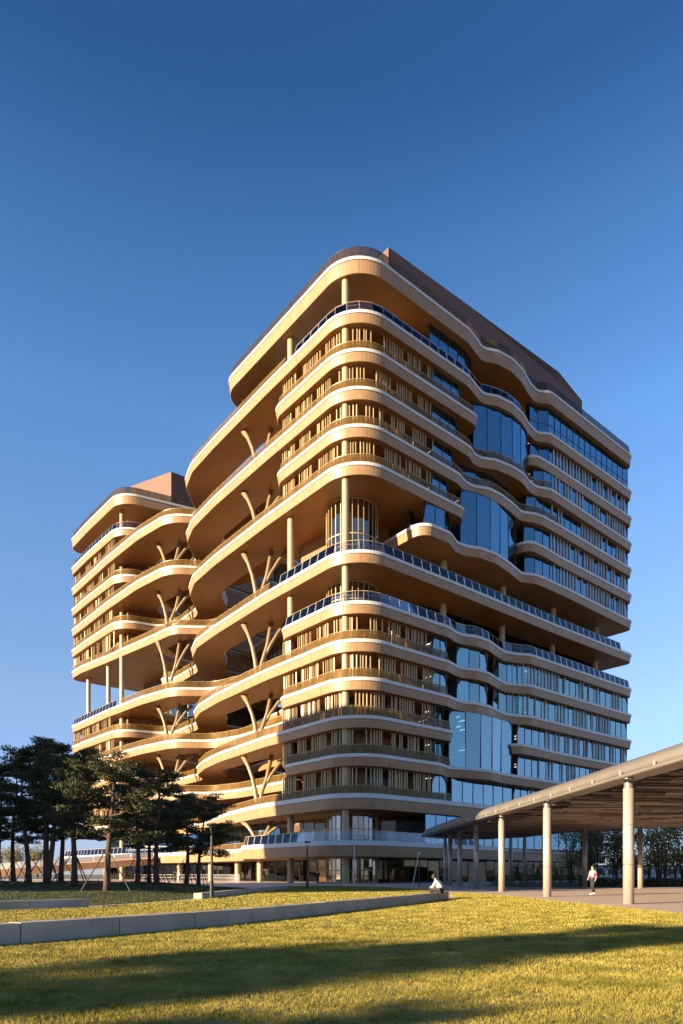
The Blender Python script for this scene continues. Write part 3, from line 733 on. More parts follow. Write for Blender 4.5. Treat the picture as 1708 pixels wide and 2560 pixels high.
def lawn(name, poly, step, hz, m):
    xs = [p[0] for p in poly]; ys = [p[1] for p in poly]; bm = bmesh.new()
    vs = [bm.verts.new((x, y, 0)) for x, y in poly]; bm.faces.new(vs)
    for axis, lo, hi in ((0, min(xs), max(xs)), (1, min(ys), max(ys))):
        t = lo+step
        while t < hi:
            n = (1, 0, 0) if axis == 0 else (0, 1, 0); c = (t, 0, 0) if axis == 0 else (0, t, 0)
            bmesh.ops.bisect_plane(bm, geom=bm.verts[:]+bm.edges[:]+bm.faces[:], plane_co=c, plane_no=n); t += step
    for v in bm.verts: v.co.z = hz(v.co.x, v.co.y)
    me = bpy.data.meshes.new(name); bm.to_mesh(me); bm.free()
    if me.polygons and me.polygons[0].normal.z < 0: me.flip_normals()
    o = link(name, me, m, smooth=True); o['kind'] = 'structure'; return o
def low_z(x, y): return .016+.05*max(0, min(1, (y-4)/20))*(1+.6*vnoise(x*1.5, y*1.5, 1))*min(1, _edge(x, y, LOW)/1.2)
def _edge(x, y, poly): return min(_segd(x, y, poly[i-1], poly[i]) for i in range(len(poly)))
def upp_z(x, y): return .02+.05*(1+vnoise(x*1.5, y*1.5, 5))*min(1, _edge(x, y, UPP)/1.0)
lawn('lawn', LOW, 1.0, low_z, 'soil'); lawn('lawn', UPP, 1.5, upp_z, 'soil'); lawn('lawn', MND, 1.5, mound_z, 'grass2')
def blades(name, poly, zones, hz, m, label):
    """grass as real blades; zones: (ymin, ymax, tufts per m2, blade height, blade width, blades per tuft)"""
    V = []; 
    xs = [p[0] for p in poly]; ys = [p[1] for p in poly]
    rng = np.random.default_rng(5)
    for (y0, y1, dens, bh, bw, nb) in zones:
        y0 = max(y0, min(ys)); y1 = min(y1, max(ys))
        N = int((y1-y0)*(max(xs)-min(xs))*dens)
        X = rng.uniform(min(xs), max(xs), N); Y = rng.uniform(y0, y1, N)
        keep = (np.abs(X) < .53*Y+1.5); X = X[keep]; Y = Y[keep]
        kk = np.zeros(len(X), bool); n = len(poly)
        for i in range(n):
            x1, yy1 = poly[i]; x2, yy2 = poly[i-1]
            if yy1 == yy2: continue
            cond = ((yy1 > Y) != (yy2 > Y)) & (X < (x2-x1)*(Y-yy1)/(yy2-yy1)+x1); kk ^= cond
        X = X[kk]; Y = Y[kk]
        cl = np.array([vnoise(a*9, b*9, 2) for a, b in zip(X, Y)]) if len(X) < 60000 else np.zeros(len(X))
        Zb = np.array([hz(a, b) for a, b in zip(X, Y)])
        X = np.repeat(X, nb)+rng.normal(0, bw*3.0, len(X)*nb); Y = np.repeat(Y, nb)+rng.normal(0, bw*3.0, len(Y)*nb); Zb = np.repeat(Zb, nb); cl = np.repeat(cl, nb)
        k = len(X); an = rng.uniform(0, 2*np.pi, k); h = bh*(.55+.7*rng.random(k))*(1+.35*cl); w = bw*(.6+.8*rng.random(k)); ln = rng.uniform(.2, 1.0, k)*h
        an2 = rng.uniform(0, 2*np.pi, k)
        a = np.stack([X-np.cos(an)*w/2, Y-np.sin(an)*w/2, Zb-.01], 1); b = np.stack([X+np.cos(an)*w/2, Y+np.sin(an)*w/2, Zb-.01], 1)
        c = np.stack([X+np.cos(an2)*ln, Y+np.sin(an2)*ln, Zb+h], 1)
        V.append(np.stack([a, b, c], 1).reshape(-1, 3))
    V = np.concatenate(V).astype(np.float32); n = len(V)//3
    me = bpy.data.meshes.new(name); me.vertices.add(len(V)); me.vertices.foreach_set('co', V.ravel())
    me.loops.add(n*3); me.loops.foreach_set('vertex_index', np.arange(n*3, dtype=np.int32))
    me.polygons.add(n); me.polygons.foreach_set('loop_start', np.arange(0, n*3, 3, dtype=np.int32)); me.update(calc_edges=True)
    o = link(name, me, m, kind='stuff'); tag(o, label, 'grass'); return o
blades('grass', LOW, [(3.6, 8, 700, .030, .0055, 10), (8, 14, 330, .033, .009, 9), (14, 24, 120, .036, .018, 8), (24, 45, 44, .04, .035, 7)], low_z, 'grass', 'dry yellow green grass of the front lawn')
blades('grass', UPP, [(9, 24, 100, .04, .018, 7), (24, 70, 30, .045, .04, 6)], upp_z, 'grass', 'dry yellow grass behind the long concrete wall')
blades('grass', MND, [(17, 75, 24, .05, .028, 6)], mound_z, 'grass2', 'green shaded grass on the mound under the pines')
sheet('path', [(-12.0, 22.2), (-9.2, 24.3), (-8.0, 28.4), (-6.6, 32.9), (-5.9, 40), (-5.3, 46), (-4.4, 56), (-6.3, 66), (-12, 66), (-8.0, 59), (-6.4, 53), (-5.7, 47), (-6.1, 41), (-6.9, 34.6), (-8.3, 29.6), (-9.8, 25.4), (-12.3, 22.8)], .006, 'concrete')
def low_wall(label, pts, thick, h, side, seg=2.0):
    p = ctr(pts, .4); L = arclen(p); N = max(1, round(L[-1]/seg)); t = thing('concrete_bench_wall', label, 'wall', (p[0].x, p[0].y, 0), 'low concrete bench walls')
    for j in range(N):
        a0, a1 = L[-1]*j/N+.011, L[-1]*(j+1)/N-.011
        sub = [q for q, l in zip(p, L) if a0 < l < a1]
        def at(t_):
            i = max(k for k in range(len(L)-1) if L[k] <= t_); return p[i].lerp(p[i+1], (t_-L[i])/(L[i+1]-L[i]))
        sub = [at(a0)]+sub+[at(a1)]; b = MB(); nr = normals(sub, False); e = .012; dz = random.uniform(-.003, .003)
        prof = [(0, -.05), (0, h-e), (e, h), (thick-e, h), (thick, h-e), (thick, -.05)]
        vs = [((q+n_*side*o_).x, (q+n_*side*o_).y, z+dz) for q, n_ in zip(sub, nr) for o_, z in prof]; m = len(prof)
        fs = [(i*m+k, (i+1)*m+k, (i+1)*m+(k+1) % m, i*m+(k+1) % m) for i in range(len(sub)-1) for k in range(m)]+[tuple(range(m)), tuple(range(len(vs)-1, len(vs)-m-1, -1))]
        b.add(vs, fs); b.build('block', 'concrete', t)
    return t
low_wall('long curving grey concrete wall across the lawn in front', WALL_A, .42, .36, 1)
low_wall('short concrete wall cut by the left edge below the pines', [(-16.2, 16.6), (-13.4, 19.6), (-11.1, 22.3), (-9.1, 24.6)], .42, .32, 1)
low_wall('concrete wall beside the left lamp post bending towards the building', [(-6.75, 33.0), (-6.0, 40), (-5.2, 46.5), (-4.4, 55.8)], .42, .30, 1)

# ------------------------------------------------------------------ canopy on columns
CAN = thing('plaza_canopy', 'curved metal plaza canopy with slatted soffit on round columns', 'canopy', (11, 28, 0))
cpoly = [(12.9, 9, 0), (11.9, 17, 20), (11.1, 29, 60), (10.6, 40, 60), (9.7, 60, 40), (9.0, 77.5, 3.5), (14.5, 83, 5), (20.5, 80.5, 6), (22.6, 70, 6), (25, 64, 8), (31, 57.5, 14), (44, 47, 0), (56, 20, 0), (40, 9, 0)]
cp = fillet(cpoly, True, .8); cp.reverse()
_sg = sum((cp[i-1].x*cp[i].y-cp[i].x*cp[i-1].y) for i in range(len(cp)))
if _sg < 0: cp.reverse()
def cz(y):
    t_ = max(0, min(1, (y-24)/52)); return .45*t_*t_*(3-2*t_)
def lift(mb): mb.v = [(x, y, z+cz(y)) for x, y, z in mb.v]
b = MB(); sweep(b, cp, [(1.2, 5.12), (.35, 5.08), (.06, 5.16), (.0, 5.32), (.05, 5.48), (.32, 5.72), (.9, 5.96), (2.6, 6.3), (6, 6.6)], True)
ii = off(cp, 6, True); lift(b); ro = b.build('roof_edge', 'croof', CAN, smooth=True)
b = MB(); q = off(cp, 1.1, True); b.add([(p.x, p.y, 5.22) for p in q], [tuple(range(len(q)))]); lift(b); b.build('roof_underlay', 'underlay', CAN)
b = MB(); q = off(cp, 5.9, True)
b.add([(p.x, p.y, 6.59) for p in q], [tuple(range(len(q)))]); lift(b); b.build('roof_top', 'croof', CAN)
b = MB(); g = off(cp, -.10, True)
b.tube([(p.x, p.y, 5.07) for p in g]+[(g[0].x, g[0].y, 5.07)], .075, 8); lift(b); b.build('gutter_pipe', 'croof', CAN, smooth=True)
GS = Pieces('gutter_bracket', 'steel', 60)
L = arclen(cp); t = 0
for i in range(len(cp)-1):
    while t < L[i+1]:
        f = (t-L[i])/(L[i+1]-L[i]); p = cp[i].lerp(cp[i+1], f); d = cp[i+1]-cp[i]
        if p.x < 13.5 and p.y < 82: GS.add(Vector((p.x-.10, p.y, 5.20+cz(p.y))), (.04, .05, .22), rot(d), CAN)
        t += 2.6
GS.flush(CAN)
SL = Pieces('soffit_slat', 'slat', 300); cpin = [(p.x, p.y) for p in off(cp, .55, True)]; y = 15.0; row = 0
while y < 82:
    x = 9.0+(row % 3)*1.9+random.uniform(-.8, .8); row += 1
    while x < 45:
        ln = random.uniform(2.6, 4.6); xc = x+ln/2
        if all(inpoly(xx, y+dy, cpin) for xx in (x+.1, xc, x+ln-.1) for dy in (-.2, .2)):
            M3 = Matrix.Rotation(random.uniform(-.04, .04), 3, 'Z') @ Matrix.Rotation(random.uniform(-.55, .35), 3, 'X') @ Matrix.Rotation(random.uniform(-.02, .02), 3, 'Y')
            SL.add(Vector((xc, y, 4.93+cz(y)+(row % 2)*.15+random.uniform(-.05, .05))), (ln-.10, .22, .045), M3, CAN)
        x += ln+.05
    y += .30
SL.flush(CAN)
def ccol(x, y, r=.215):
    zt = 5.10+cz(y); b = MB(); b.tube([(x, y, 0), (x, y, zt-.42)], r, 24)
    o = b.build('canopy_column', 'ccol', CAN)
    for pp in o.data.polygons: pp.use_smooth = len(pp.vertices) == 4
    b = MB(); b.tube([(x, y, zt-.42), (x, y, zt)], r*.86, 24); b.build('column_head', 'croof', o)
    b = MB()
    for zz in (1.6, 3.2): b.tube([(x, y, zz-.008), (x, y, zz+.008)], r+.003, 24, False)
    b.build('column_joint', 'mullion', o, kind='stuff')
for x, y in ((11.65, 27.7), (11.06, 36.7), (11.0, 46.9), (11.25, 57), (11.6, 67), (11.85, 74.5), (12.3, 81.0), (25.3, 57.8), (22.2, 62.3), (21.2, 79), (20.2, 81.5), (38, 30), (30, 16)): ccol(x, y)

# ------------------------------------------------------------------ pines with stakes
def pine(seed, h, spread, lean=(0, 0), low=.42, fork=False):
    """trunk mesh and crown mesh of a red pine, base at the origin"""
    rnd = random.Random(seed); tr = MB(); tips = []
    def trunk(h, r0, lean, a0):
        pts = []; x = y = 0; n = 9
        for i in range(n+1):
            t = i/n; pts.append(Vector((lean[0]*t*h+.10*h*.25*math.sin(t*5+a0)*t, lean[1]*t*h+.10*h*.2*math.cos(t*4.3+a0)*t, t*h*.93)))
        tr.tube([p-Vector((0, 0, .2)) if i == 0 else p for i, p in enumerate(pts)], [r0*(1.25 if i == 0 else 1-.78*i/n) for i in range(n+1)], 9); return pts
    trunks = [trunk(h, .11+.011*h, lean, seed)]
    if fork: trunks.append(trunk(h*.93, .10+.010*h, (lean[0]+.13, lean[1]-.02), seed+2))
    for pts in trunks:
        nb = 15
        for i in range(nb):
            t = low+(1-low)*(i+.4*rnd.random())/nb; k = t*(len(pts)-1); p = pts[int(k)].lerp(pts[min(int(k)+1, len(pts)-1)], k % 1)
            an = i*2.4+rnd.uniform(-.5, .5); u = (t-low)/(1-low); ln = spread*(.45+.75*math.sin(math.pi*min(1, .22+.70*u)))*rnd.uniform(.6, 1.1)
            d = Vector((math.cos(an), math.sin(an), 0)); cur = [p]; q = p
            for j in range(1, 5):
                q = p+d*ln*j/4+Vector((rnd.uniform(-.12, .12), rnd.uniform(-.12, .12), ln*(.10*j/4-.0)+.30*math.sin(j*1.4+i)*.5+ln*.20*(j/4)**2*(u-.2))); cur.append(q)
            tr.tube(cur, [.065+.02*(1-u), .05, .038, .026, .012], 5, False)
            for j in (2, 3, 4):
                tips.append((cur[j], .55 if j < 4 else .75))
                if j >= 2:
                    for sgn in (-1, 1):
                        sd_ = Vector((-d.y, d.x, 0))*sgn*rnd.uniform(.45, 1.0)*ln*.38+d*.22*ln; e = cur[j]+sd_+Vector((0, 0, rnd.uniform(0, .35)))
                        tr.tube([cur[j], (cur[j]+e)/2+Vector((0, 0, .06)), e], [.026, .018, .008], 4, False); tips.append((e, .62))
        tips.append((pts[-1], .8)); tips.append((pts[-1]+Vector((.3, .2, .25)), .6))
    # crown: tufts of needles in flattened pads
    rng = np.random.default_rng(seed); V = []
    for c, r in tips:
        if rnd.random() < .22: continue
        r *= rnd.uniform(.65, 1.0); n = int(74*r/.6); ph = rng.normal(0, 1, (n, 3)); ph /= np.linalg.norm(ph, axis=1)[:, None]; ph *= rng.random(n)[:, None]**.4
        pos = np.array(c)+ph*np.array([r*1.1, r*1.1, r*.36])+np.array([0, 0, .10])
        for _ in range(3):
            d = rng.normal(0, 1, (n, 3)); d[:, 2] = np.abs(d[:, 2])*.8+.15; d /= np.linalg.norm(d, axis=1)[:, None]
            e = rng.normal(0, 1, (n, 3)); e = np.cross(d, e); e /= np.linalg.norm(e, axis=1)[:, None]
            l = rng.uniform(.13, .24, n)[:, None]; w = rng.uniform(.018, .038, n)[:, None]
            V.append(np.stack([pos-e*w, pos+e*w, pos+d*l], 1).reshape(-1, 3))
    V = np.concatenate(V).astype(np.float32); n = len(V)//3
    me = bpy.data.meshes.new('crown'); me.vertices.add(len(V)); me.vertices.foreach_set('co', V.ravel()); me.loops.add(n*3)
    me.loops.foreach_set('vertex_index', np.arange(n*3, dtype=np.int32)); me.polygons.add(n); me.polygons.foreach_set('loop_start', np.arange(0, n*3, 3, dtype=np.int32)); me.update(calc_edges=True)
    me.materials.append(M['needle']); tm = tr.mesh('trunk'); tm.materials.append(M['bark'])
    for p in tm.polygons: p.use_smooth = True
    return tm, me
def put_tree(name, meshes, x, y, z, rz, sc, label, cat='tree', group=None, parts=('trunk', 'crown')):
    t = bpy.data.objects.new(name, None); COL.objects.link(t); t.location = (x, y, z); t.rotation_euler = (0, 0, rz); t.scale = (sc, sc, sc)
    t['label'] = label; t['category'] = cat
    if group: t['group'] = group
    for nm, me in zip(parts, meshes):
        o = bpy.data.objects.new(nm, me); COL.objects.link(o); o.parent = t
    return t
G = 'staked pines on the mound'
SPOTS = [  # px, depth, height, spread, lean, fork, label
    (-6, 56, 9.8, 2.3, (.02, 0), False, 'pine cut by the left edge of the picture'),
    (73, 52, 10.2, 2.3, (-.05, 0), False, 'second pine from the left with a thick straight trunk'),
    (118, 44, 9.9, 2.1, (-.03, .02), True, 'tallest pine with a trunk forked from the ground'),
    (186, 40, 7.9, 1.9, (-.02, .02), False, 'pine between the forked tallest pine and the thick dark pine'),
    (268, 36, 7.5, 2.0, (.03, .01), False, 'thick dark pine nearest the viewer in front of the left tower'),
    (344, 58, 9.3, 2.3, (.01, 0), False, 'slim pine just right of the thick nearest pine'),
    (392, 46, 7.9, 2.1, (.0, 0), False, 'broad pine in the middle of the right half of the grove'),
    (466, 56, 7.6, 2.2, (.03, 0), False, 'pine with low wide crown left of the lamp post'),
    (496, 60, 7.4, 2.3, (.05, 0), False, 'last pine on the right whose crown reaches past the lamp post'),
    (372, 64, 8.6, 2.0, (.0, 0), False, 'thin pine hidden behind the broad pine'),
    (34, 63, 11.0, 2.4, (.0, 0), False, 'tall pine behind the gap between the two leftmost pines'),
    (152, 60, 11.6, 2.4, (.02, 0), False, 'tall pine behind the forked pine with a flat top'),
]
STK = ['pine cut by the left edge of the picture', 'second pine from the left', 'tallest forked pine', 'pine just right of the forked one', 'thick pine nearest the viewer', 'slim pine right of the thick one', 'broad pine in the right half', 'low wide pine left of the lamp post', 'last pine on the right', 'thin pine behind the broad one', 'tall pine behind the two leftmost pines', 'tall flat topped pine behind the forked one']
for i, (px, dep, h, sp, ln, fk, lab) in enumerate(SPOTS):
    x = (px-854)/1707*dep; z = mound_z(x, dep)-.05; ms = pine(11+i*3, h, sp, ln, .36, fk)
    put_tree('pine_tree', ms, x, dep, z, 0, 1, lab, 'tree', G)
    st = thing('timber_stakes', 'timber stakes propping the '+STK[i], 'stakes', (x, dep, z), 'tree stakes')
    hh = 1.9+.2*(i % 3); a0 = random.uniform(0, 2)
    for k in range(3):
        a = a0+k*2.094; ex, ey = x+1.45*math.cos(a), dep+1.45*math.sin(a); b = MB()
        b.tube([(ex, ey, mound_z(ex, ey)-.05), (x+.16*math.cos(a), dep+.16*math.sin(a), z+hh)], .035, 6); b.build('stake', 'stake', st)
# pines outside the frame, whose long shadows cross the front lawn
ms = pine(91, 9.5, 1.5, (.0, 0), .28)
for i, (x, y, rz, sc) in enumerate(((-35, -12.6, 0, 1.0), (-29, -8.9, 2, .97), (-24, -6.1, 4, .92), (-19, -6.2, 3, .50))):
    put_tree('pine_tree', ms, x, y, 0, rz, sc, ['farthest tall pine', 'middle tall pine', 'nearest tall pine', 'small pine'][i]+' outside the picture shading the front lawn', 'tree', 'pines outside the picture')
# neighbouring block outside the frame, which shades the pines and the lower corner of the tower
NB = thing('neighbour_block', 'grey office block outside the picture to the left that shades the pines', 'building', (-75, 28, 0))
d1 = Vector((math.cos(SUN_AZ), math.sin(SUN_AZ))); d2 = Vector((-d1.y, d1.x)); nc = Vector((-75, 27.0)); b = MB()
b.box((nc.x, nc.y, 19.8), (18, 50, 39.6), M3=rot(d1)); nb_ = b.build('wall', 'blockwall', NB)
b = MB(); b.box((nc.x, nc.y, 39.8), (18.6, 50.6, .4), M3=rot(d1)); b.build('roof', 'concrete', NB)
b = MB()
for f in range(9):
    for j in range(16):
        for sg in (-1, 1):
            q = nc+d1*sg*9.0+d2*(-23+j*3.05); b.box((q.x, q.y, 2.4+f*3.9), (.1, 2.1, 2.0), M3=rot(d1))
b.build('window', 'glassdark', NB, kind='stuff')

# ------------------------------------------------------------------ lamps and poles
def lamp_post(x, y, h, label):
    t = thing('lamp_post', label, 'lamp post', (x, y, 0), 'lamp posts on the lawn')
    b = MB(); b.tube([(x, y, -.05), (x, y, .85), (x, y, .87), (x, y, h-.55)], [.095, .095, .07, .055], 12); b.build('pole', 'lamp', t)
    b = MB()
    for a in (0, 2.094, 4.188):
        b.tube([(x, y, h-.6), (x+.09*math.cos(a), y+.09*math.sin(a), h-.35), (x+.17*math.cos(a), y+.17*math.sin(a), h-.08)], .016, 6)
    b.build('bracket', 'lamp', t, kind='stuff')
    b = MB(); n = 20
    for z0, z1, r0, r1 in ((h-.09, h-.03, .20, .27), (h-.03, h+.02, .27, .25)): b.tube([(x, y, z0), (x, y, z1)], [r0, r1], n)
    b.build('lamp_head', 'lamp', t)
lamp_post(-6.27, 33.0, 3.62, 'dark lamp post with disc head in front of the pines')
lamp_post(-2.62, 52.4, 3.72, 'dark lamp post with disc head in front of the tower entrance')
t = thing('camera_pole', 'thin grey pole with two small cameras by the corner column', 'pole', (1.55, 82, 0)); b = MB(); b.tube([(1.55, 82, 0), (1.55, 82, 4.7)], .07, 10); b.build('pole', 'steel', t)
for sg in (-1, 1):
    b = MB(); b.box((1.55+sg*.28, 81.95, 4.62), (.34, .12, .12), sg*.3); b.build('camera_box', 'lamp', t)
t = thing('dome_camera_pole', 'dark pole with a white dome camera left of the canopy', 'pole', (7.0, 61.5, 0)); b = MB(); b.tube([(7.0, 61.5, 0), (7.0, 61.5, 3.0)], .05, 8); b.build('pole', 'lamp', t)
b = MB(); b.ball((7.0, 61.5, 3.08), .13, 12, 8); b.build('dome', 'shoe', t, smooth=True)
b = MB(); b.tube([(6.55, 63, 0), (7.05, 62.6, 3.0), (7.06, 62.6, 3.05)], .045, 8); tag(b.build('leaning_pole', 'steel'), 'pale pole leaning beside the dome camera pole', 'pole')
# ------------------------------------------------------------------ bicycle rack style handrails at the left entrance
def fence(label, pts, h, step, m='steel'):
    p = ctr(pts, .8); t = thing('handrail', label, 'railing', (p[0].x, p[0].y, 0)); b = MB()
    for z in (h, h*.55): b.tube([(q.x, q.y, z) for q in p], .03, 6)
    b.build('rail', m, t, kind='stuff'); L = arclen(p); b = MB()
    for q in resample(p, step): b.tube([(q.x, q.y, 0), (q.x, q.y, h)], .02, 5, False)
    b.build('baluster', m, t, kind='stuff')
fence('pale balustrade along the ground floor left of the entrance', [tuple(P2(18, -4)), tuple(P2(32, 1.5)), tuple(P2(48, 2.5)), tuple(P2(64, 0))], 1.15, .45)
# ------------------------------------------------------------------ entrance ramp at far left
RP = thing('entrance_ramp', 'pale curving ramp with panelled balustrade behind the pines', 'ramp', (-60, 128, 0))
rp_ = ctr([(-95, 120), (-75, 121), (-60, 124), (-49, 129), (-41, 133), (-36, 136)], 1.5); b = MB(); wl = MB(); n = len(rp_); nr = normals(rp_, False)
zt = [.25+4.3*max(0, (i/(n-1)-.25)/.75) for i in range(n)]
b.add([((p+q*w).x, (p+q*w).y, z) for p, q, z0 in zip(rp_, nr, zt) for w, z in ((0, max(0, z0-1.3)), (0, z0), (6, z0), (6, max(0, z0-1.3)))],
      [(i*4+k, (i+1)*4+k, (i+1)*4+(k+1) % 4, i*4+(k+1) % 4) for i in range(n-1) for k in range(4)]+[(0, 1, 2, 3), (n*4-1, n*4-2, n*4-3, n*4-4)])
b.build('ramp_deck', 'fascia', RP)
for i in range(0, n-2, 2):
    a, c = rp_[i], rp_[i+2]; d = c-a; m_ = (a+c)/2; z = (zt[i]+zt[i+2])/2
    sl = math.atan2(zt[i+2]-zt[i], d.length); w = MB(); w.box((m_.x, m_.y, z+.62), (d.length-.10, .05, 1.05), M3=rot(d) @ Matrix.Rotation(-sl, 3, 'Y')); w.build('balustrade_panel', 'white', RP)
# ------------------------------------------------------------------ background trees
def leafy(seed, h, r, m, bare=.0, n=1500, trunkr=.09):
    rnd = random.Random(seed); rng = np.random.default_rng(seed); tr = MB(); V = []
    for st in range(3):
        a = rnd.uniform(0, 6.28); top = Vector((r*.5*math.cos(a), r*.5*math.sin(a), h*rnd.uniform(.8, 1)))
        mid = Vector((top.x*.35+rnd.uniform(-.2, .2), top.y*.35, h*.45)); tr.tube([(0, 0, -.1), mid, top], [trunkr, trunkr*.6, .012], 6, False)
        for k in range(9):
            t_ = rnd.uniform(.25, .95); p = mid.lerp(top, (t_-.45)/.55) if t_ > .45 else Vector((0, 0, 0)).lerp(mid, t_/.45)
            a2 = rnd.uniform(0, 6.28); e = p+Vector((math.cos(a2), math.sin(a2), .9))*r*rnd.uniform(.35, .8); tr.tube([p, (p+e)/2+Vector((0, 0, .1)), e], [.03, .02, .006], 4, False)
            nn = int(n/27*(1-bare)); c = np.array(p.lerp(e, .75)); pos = c+rng.normal(0, r*.22, (nn, 3)); d = rng.normal(0, 1, (nn, 3)); d /= np.linalg.norm(d, axis=1)[:, None]
            e2 = np.cross(d, rng.normal(0, 1, (nn, 3))); e2 /= np.linalg.norm(e2, axis=1)[:, None]; l = rng.uniform(.08, .2, nn)[:, None]
            V.append(np.stack([pos-e2*l*.5, pos+e2*l*.5, pos+d*l*1.4], 1).reshape(-1, 3))
    V = np.concatenate(V); k = len(V)//3; me = bpy.data.meshes.new('crown'); me.from_pydata(V.tolist(), [], [(3*i, 3*i+1, 3*i+2) for i in range(k)]); me.materials.append(M[m])
    tm = tr.mesh('trunk'); tm.materials.append(M['bark']); return tm, me
kinds = [leafy(5, 7.5, 1.7, 'leaf', .1, 2200), leafy(6, 8.5, 1.9, 'leaf', .25, 2200), leafy(7, 7.0, 1.5, 'leafy', .3, 1700)]
BX = [(28, 76), (30.5, 84), (34.5, 80), (37, 92), (39.5, 73), (41.5, 92), (44, 82), (46.5, 76), (49, 86), (52, 78), (54, 84), (31.5, 68), (36.8, 67.5), (48, 68), (27.5, 82), (29, 72), (31, 78), (33.2, 70), (35.5, 76), (38, 70), (40, 80), (42.5, 74), (45, 70), (36, 86), (43, 88), (47.5, 80), (50, 72), (33, 92), (26.5, 70.5)]
for i, (x, y) in enumerate(BX):
    k = i % 3; sc = random.uniform(.85, 1.15)
    t = put_tree('slender_tree', kinds[k], x, y, 0, random.uniform(0, 6), sc, ['slender leafy tree in the grove behind the canopy', 'tall half bare tree in the grove behind the canopy', 'low yellowing tree in the grove behind the canopy'][k], 'tree', 'slender trees behind the canopy')
LX = [(-52, 98), (-60, 110), (-47, 104), (-66, 118), (-72, 128), (-80, 140), (-56, 118), (-86, 150)]
kl = [leafy(15, 5.0, 2.0, 'leafy', 0, 2600), leafy(16, 4.2, 1.9, 'leaf', 0, 2600)]
for i, (x, y) in enumerate([(-88, 172), (-94, 176), (-82, 170), (-100, 182), (-76, 171), (-106, 186)]):
    put_tree('round_shrub_tree', kl[i % 2], x, y, 0, i, 1.5, 'small bushy tree beyond the ramp at far left', 'tree', 'bushy trees beyond the ramp')
def hedge():
    rng = np.random.default_rng(3); V = []
    for (x0, y0, x1, y1, h) in ((24, 68.5, 52, 66.5, .8), (24, 96, 60, 96, 2.6)):
        n = 5200; t_ = rng.random(n); pos = np.stack([x0+(x1-x0)*t_, y0+(y1-y0)*t_+rng.normal(0, .5, n), rng.random(n)*h], 1)
        d = rng.normal(0, 1, (n, 3)); e = np.cross(d, rng.normal(0, 1, (n, 3))); d /= np.linalg.norm(d, axis=1)[:, None]; e /= np.linalg.norm(e, axis=1)[:, None]
        V.append(np.stack([pos-e*.09, pos+e*.09, pos+d*.26], 1).reshape(-1, 3))
    V = np.concatenate(V); me = bpy.data.meshes.new('hedge'); me.from_pydata(V.tolist(), [], [(3*i, 3*i+1, 3*i+2) for i in range(len(V)//3)])
    o = link('hedge', me, 'leaf'); tag(o, 'low clipped hedge rows in front of and behind the slender trees', 'hedge'); o['kind'] = 'stuff'
hedge()
sheet('lawn', [(16.5, 64.5), (60, 60), (80, 70), (80, 110), (24, 110), (20, 92), (19, 84), (15.5, 76)], .012, 'grass2')
for i, px in enumerate((1293, 1345, 1392, 1429)):
    y = 88+i*3.0; x = (px-854)/1707*y; t = thing('potted_conifer', ['leftmost', 'second', 'third', 'rightmost'][i]+' small cone shaped conifer under the canopy', 'shrub', (x, y, 0), 'cone shaped conifers')
    b = MB(); b.tube([(x, y, 0), (x, y, .45)], [.22, .30], 12); b.build('pot', 'concrete', t)
    rng = np.random.default_rng(i); n = 900; hh = rng.random(n)**1.4; an = rng.uniform(0, 6.28, n); rr = .46*(1-hh)*rng.uniform(.8, 1.05, n)
    pos = np.stack([x+rr*np.cos(an), y+rr*np.sin(an), .45+hh*1.7], 1); d = rng.normal(0, 1, (n, 3)); d[:, 2] = abs(d[:, 2]); e = np.cross(d, rng.normal(0, 1, (n, 3))); d /= np.linalg.norm(d, axis=1)[:, None]; e /= np.linalg.norm(e, axis=1)[:, None]
    V = np.stack([pos-e*.06, pos+e*.06, pos+d*.15], 1).reshape(-1, 3); me = bpy.data.meshes.new('foliage'); me.from_pydata(V.tolist(), [], [(3*j, 3*j+1, 3*j+2) for j in range(n)]); link('foliage', me, 'cone', t)
# far buildings at the horizon on the left
for i, (x, y, w, d, h, lab) in enumerate(((-112, 190, 26, 16, 11, 'low pale building behind the bushy trees at far left'), (-60, 235, 30, 18, 16, 'pale building seen between the pine trunks'), (95, 240, 60, 20, 4, 'long low pale building behind the slender trees'))):
    t = thing('distant_building', lab, 'building', (x, y, 0)); b = MB(); b.box((x, y, h/2), (w, d, h)); b.build('wall', 'shirt', t); b = MB(); b.box((x, y, h+.2), (w+.8, d+.8, .4)); b.build('roof', 'concrete', t)
    for f in range(max(1, int(h/3.8))):
        for j in range(int(w/4)):
            b = MB(); b.box((x-w/2+2+j*4, y-d/2, 2+f*3.6), (2.4, .12, 1.7)); b.build('window', 'glassdark', t)

# ------------------------------------------------------------------ people
def skinmesh(name, edges, rad, m, parent, sub=2):
    """edges between named joints; rad: joint -> (position, radius)"""
    idx = {k: i for i, k in enumerate(rad)}; me = bpy.data.meshes.new(name)
    me.from_pydata([rad[k][0] for k in rad], [(idx[a], idx[b]) for a, b in edges], []); o = link(name, me, None, parent)
    md = o.modifiers.new('skin', 'SKIN')
    for k, i in idx.items():
        v = me.skin_vertices[0].data[i]; r = rad[k][1]; v.radius = r if hasattr(r, '__len__') else (r, r); v.use_root = (i == 0)
    sb = o.modifiers.new('sub', 'SUBSURF'); sb.levels = sub; sb.render_levels = sub
    dg = bpy.context.evaluated_depsgraph_get(); me2 = bpy.data.meshes.new_from_object(o.evaluated_get(dg)); o.modifiers.clear(); o.data = me2
    me2.materials.clear(); me2.materials.append(M[m])
    for p in me2.polygons: p.use_smooth = True
    return o
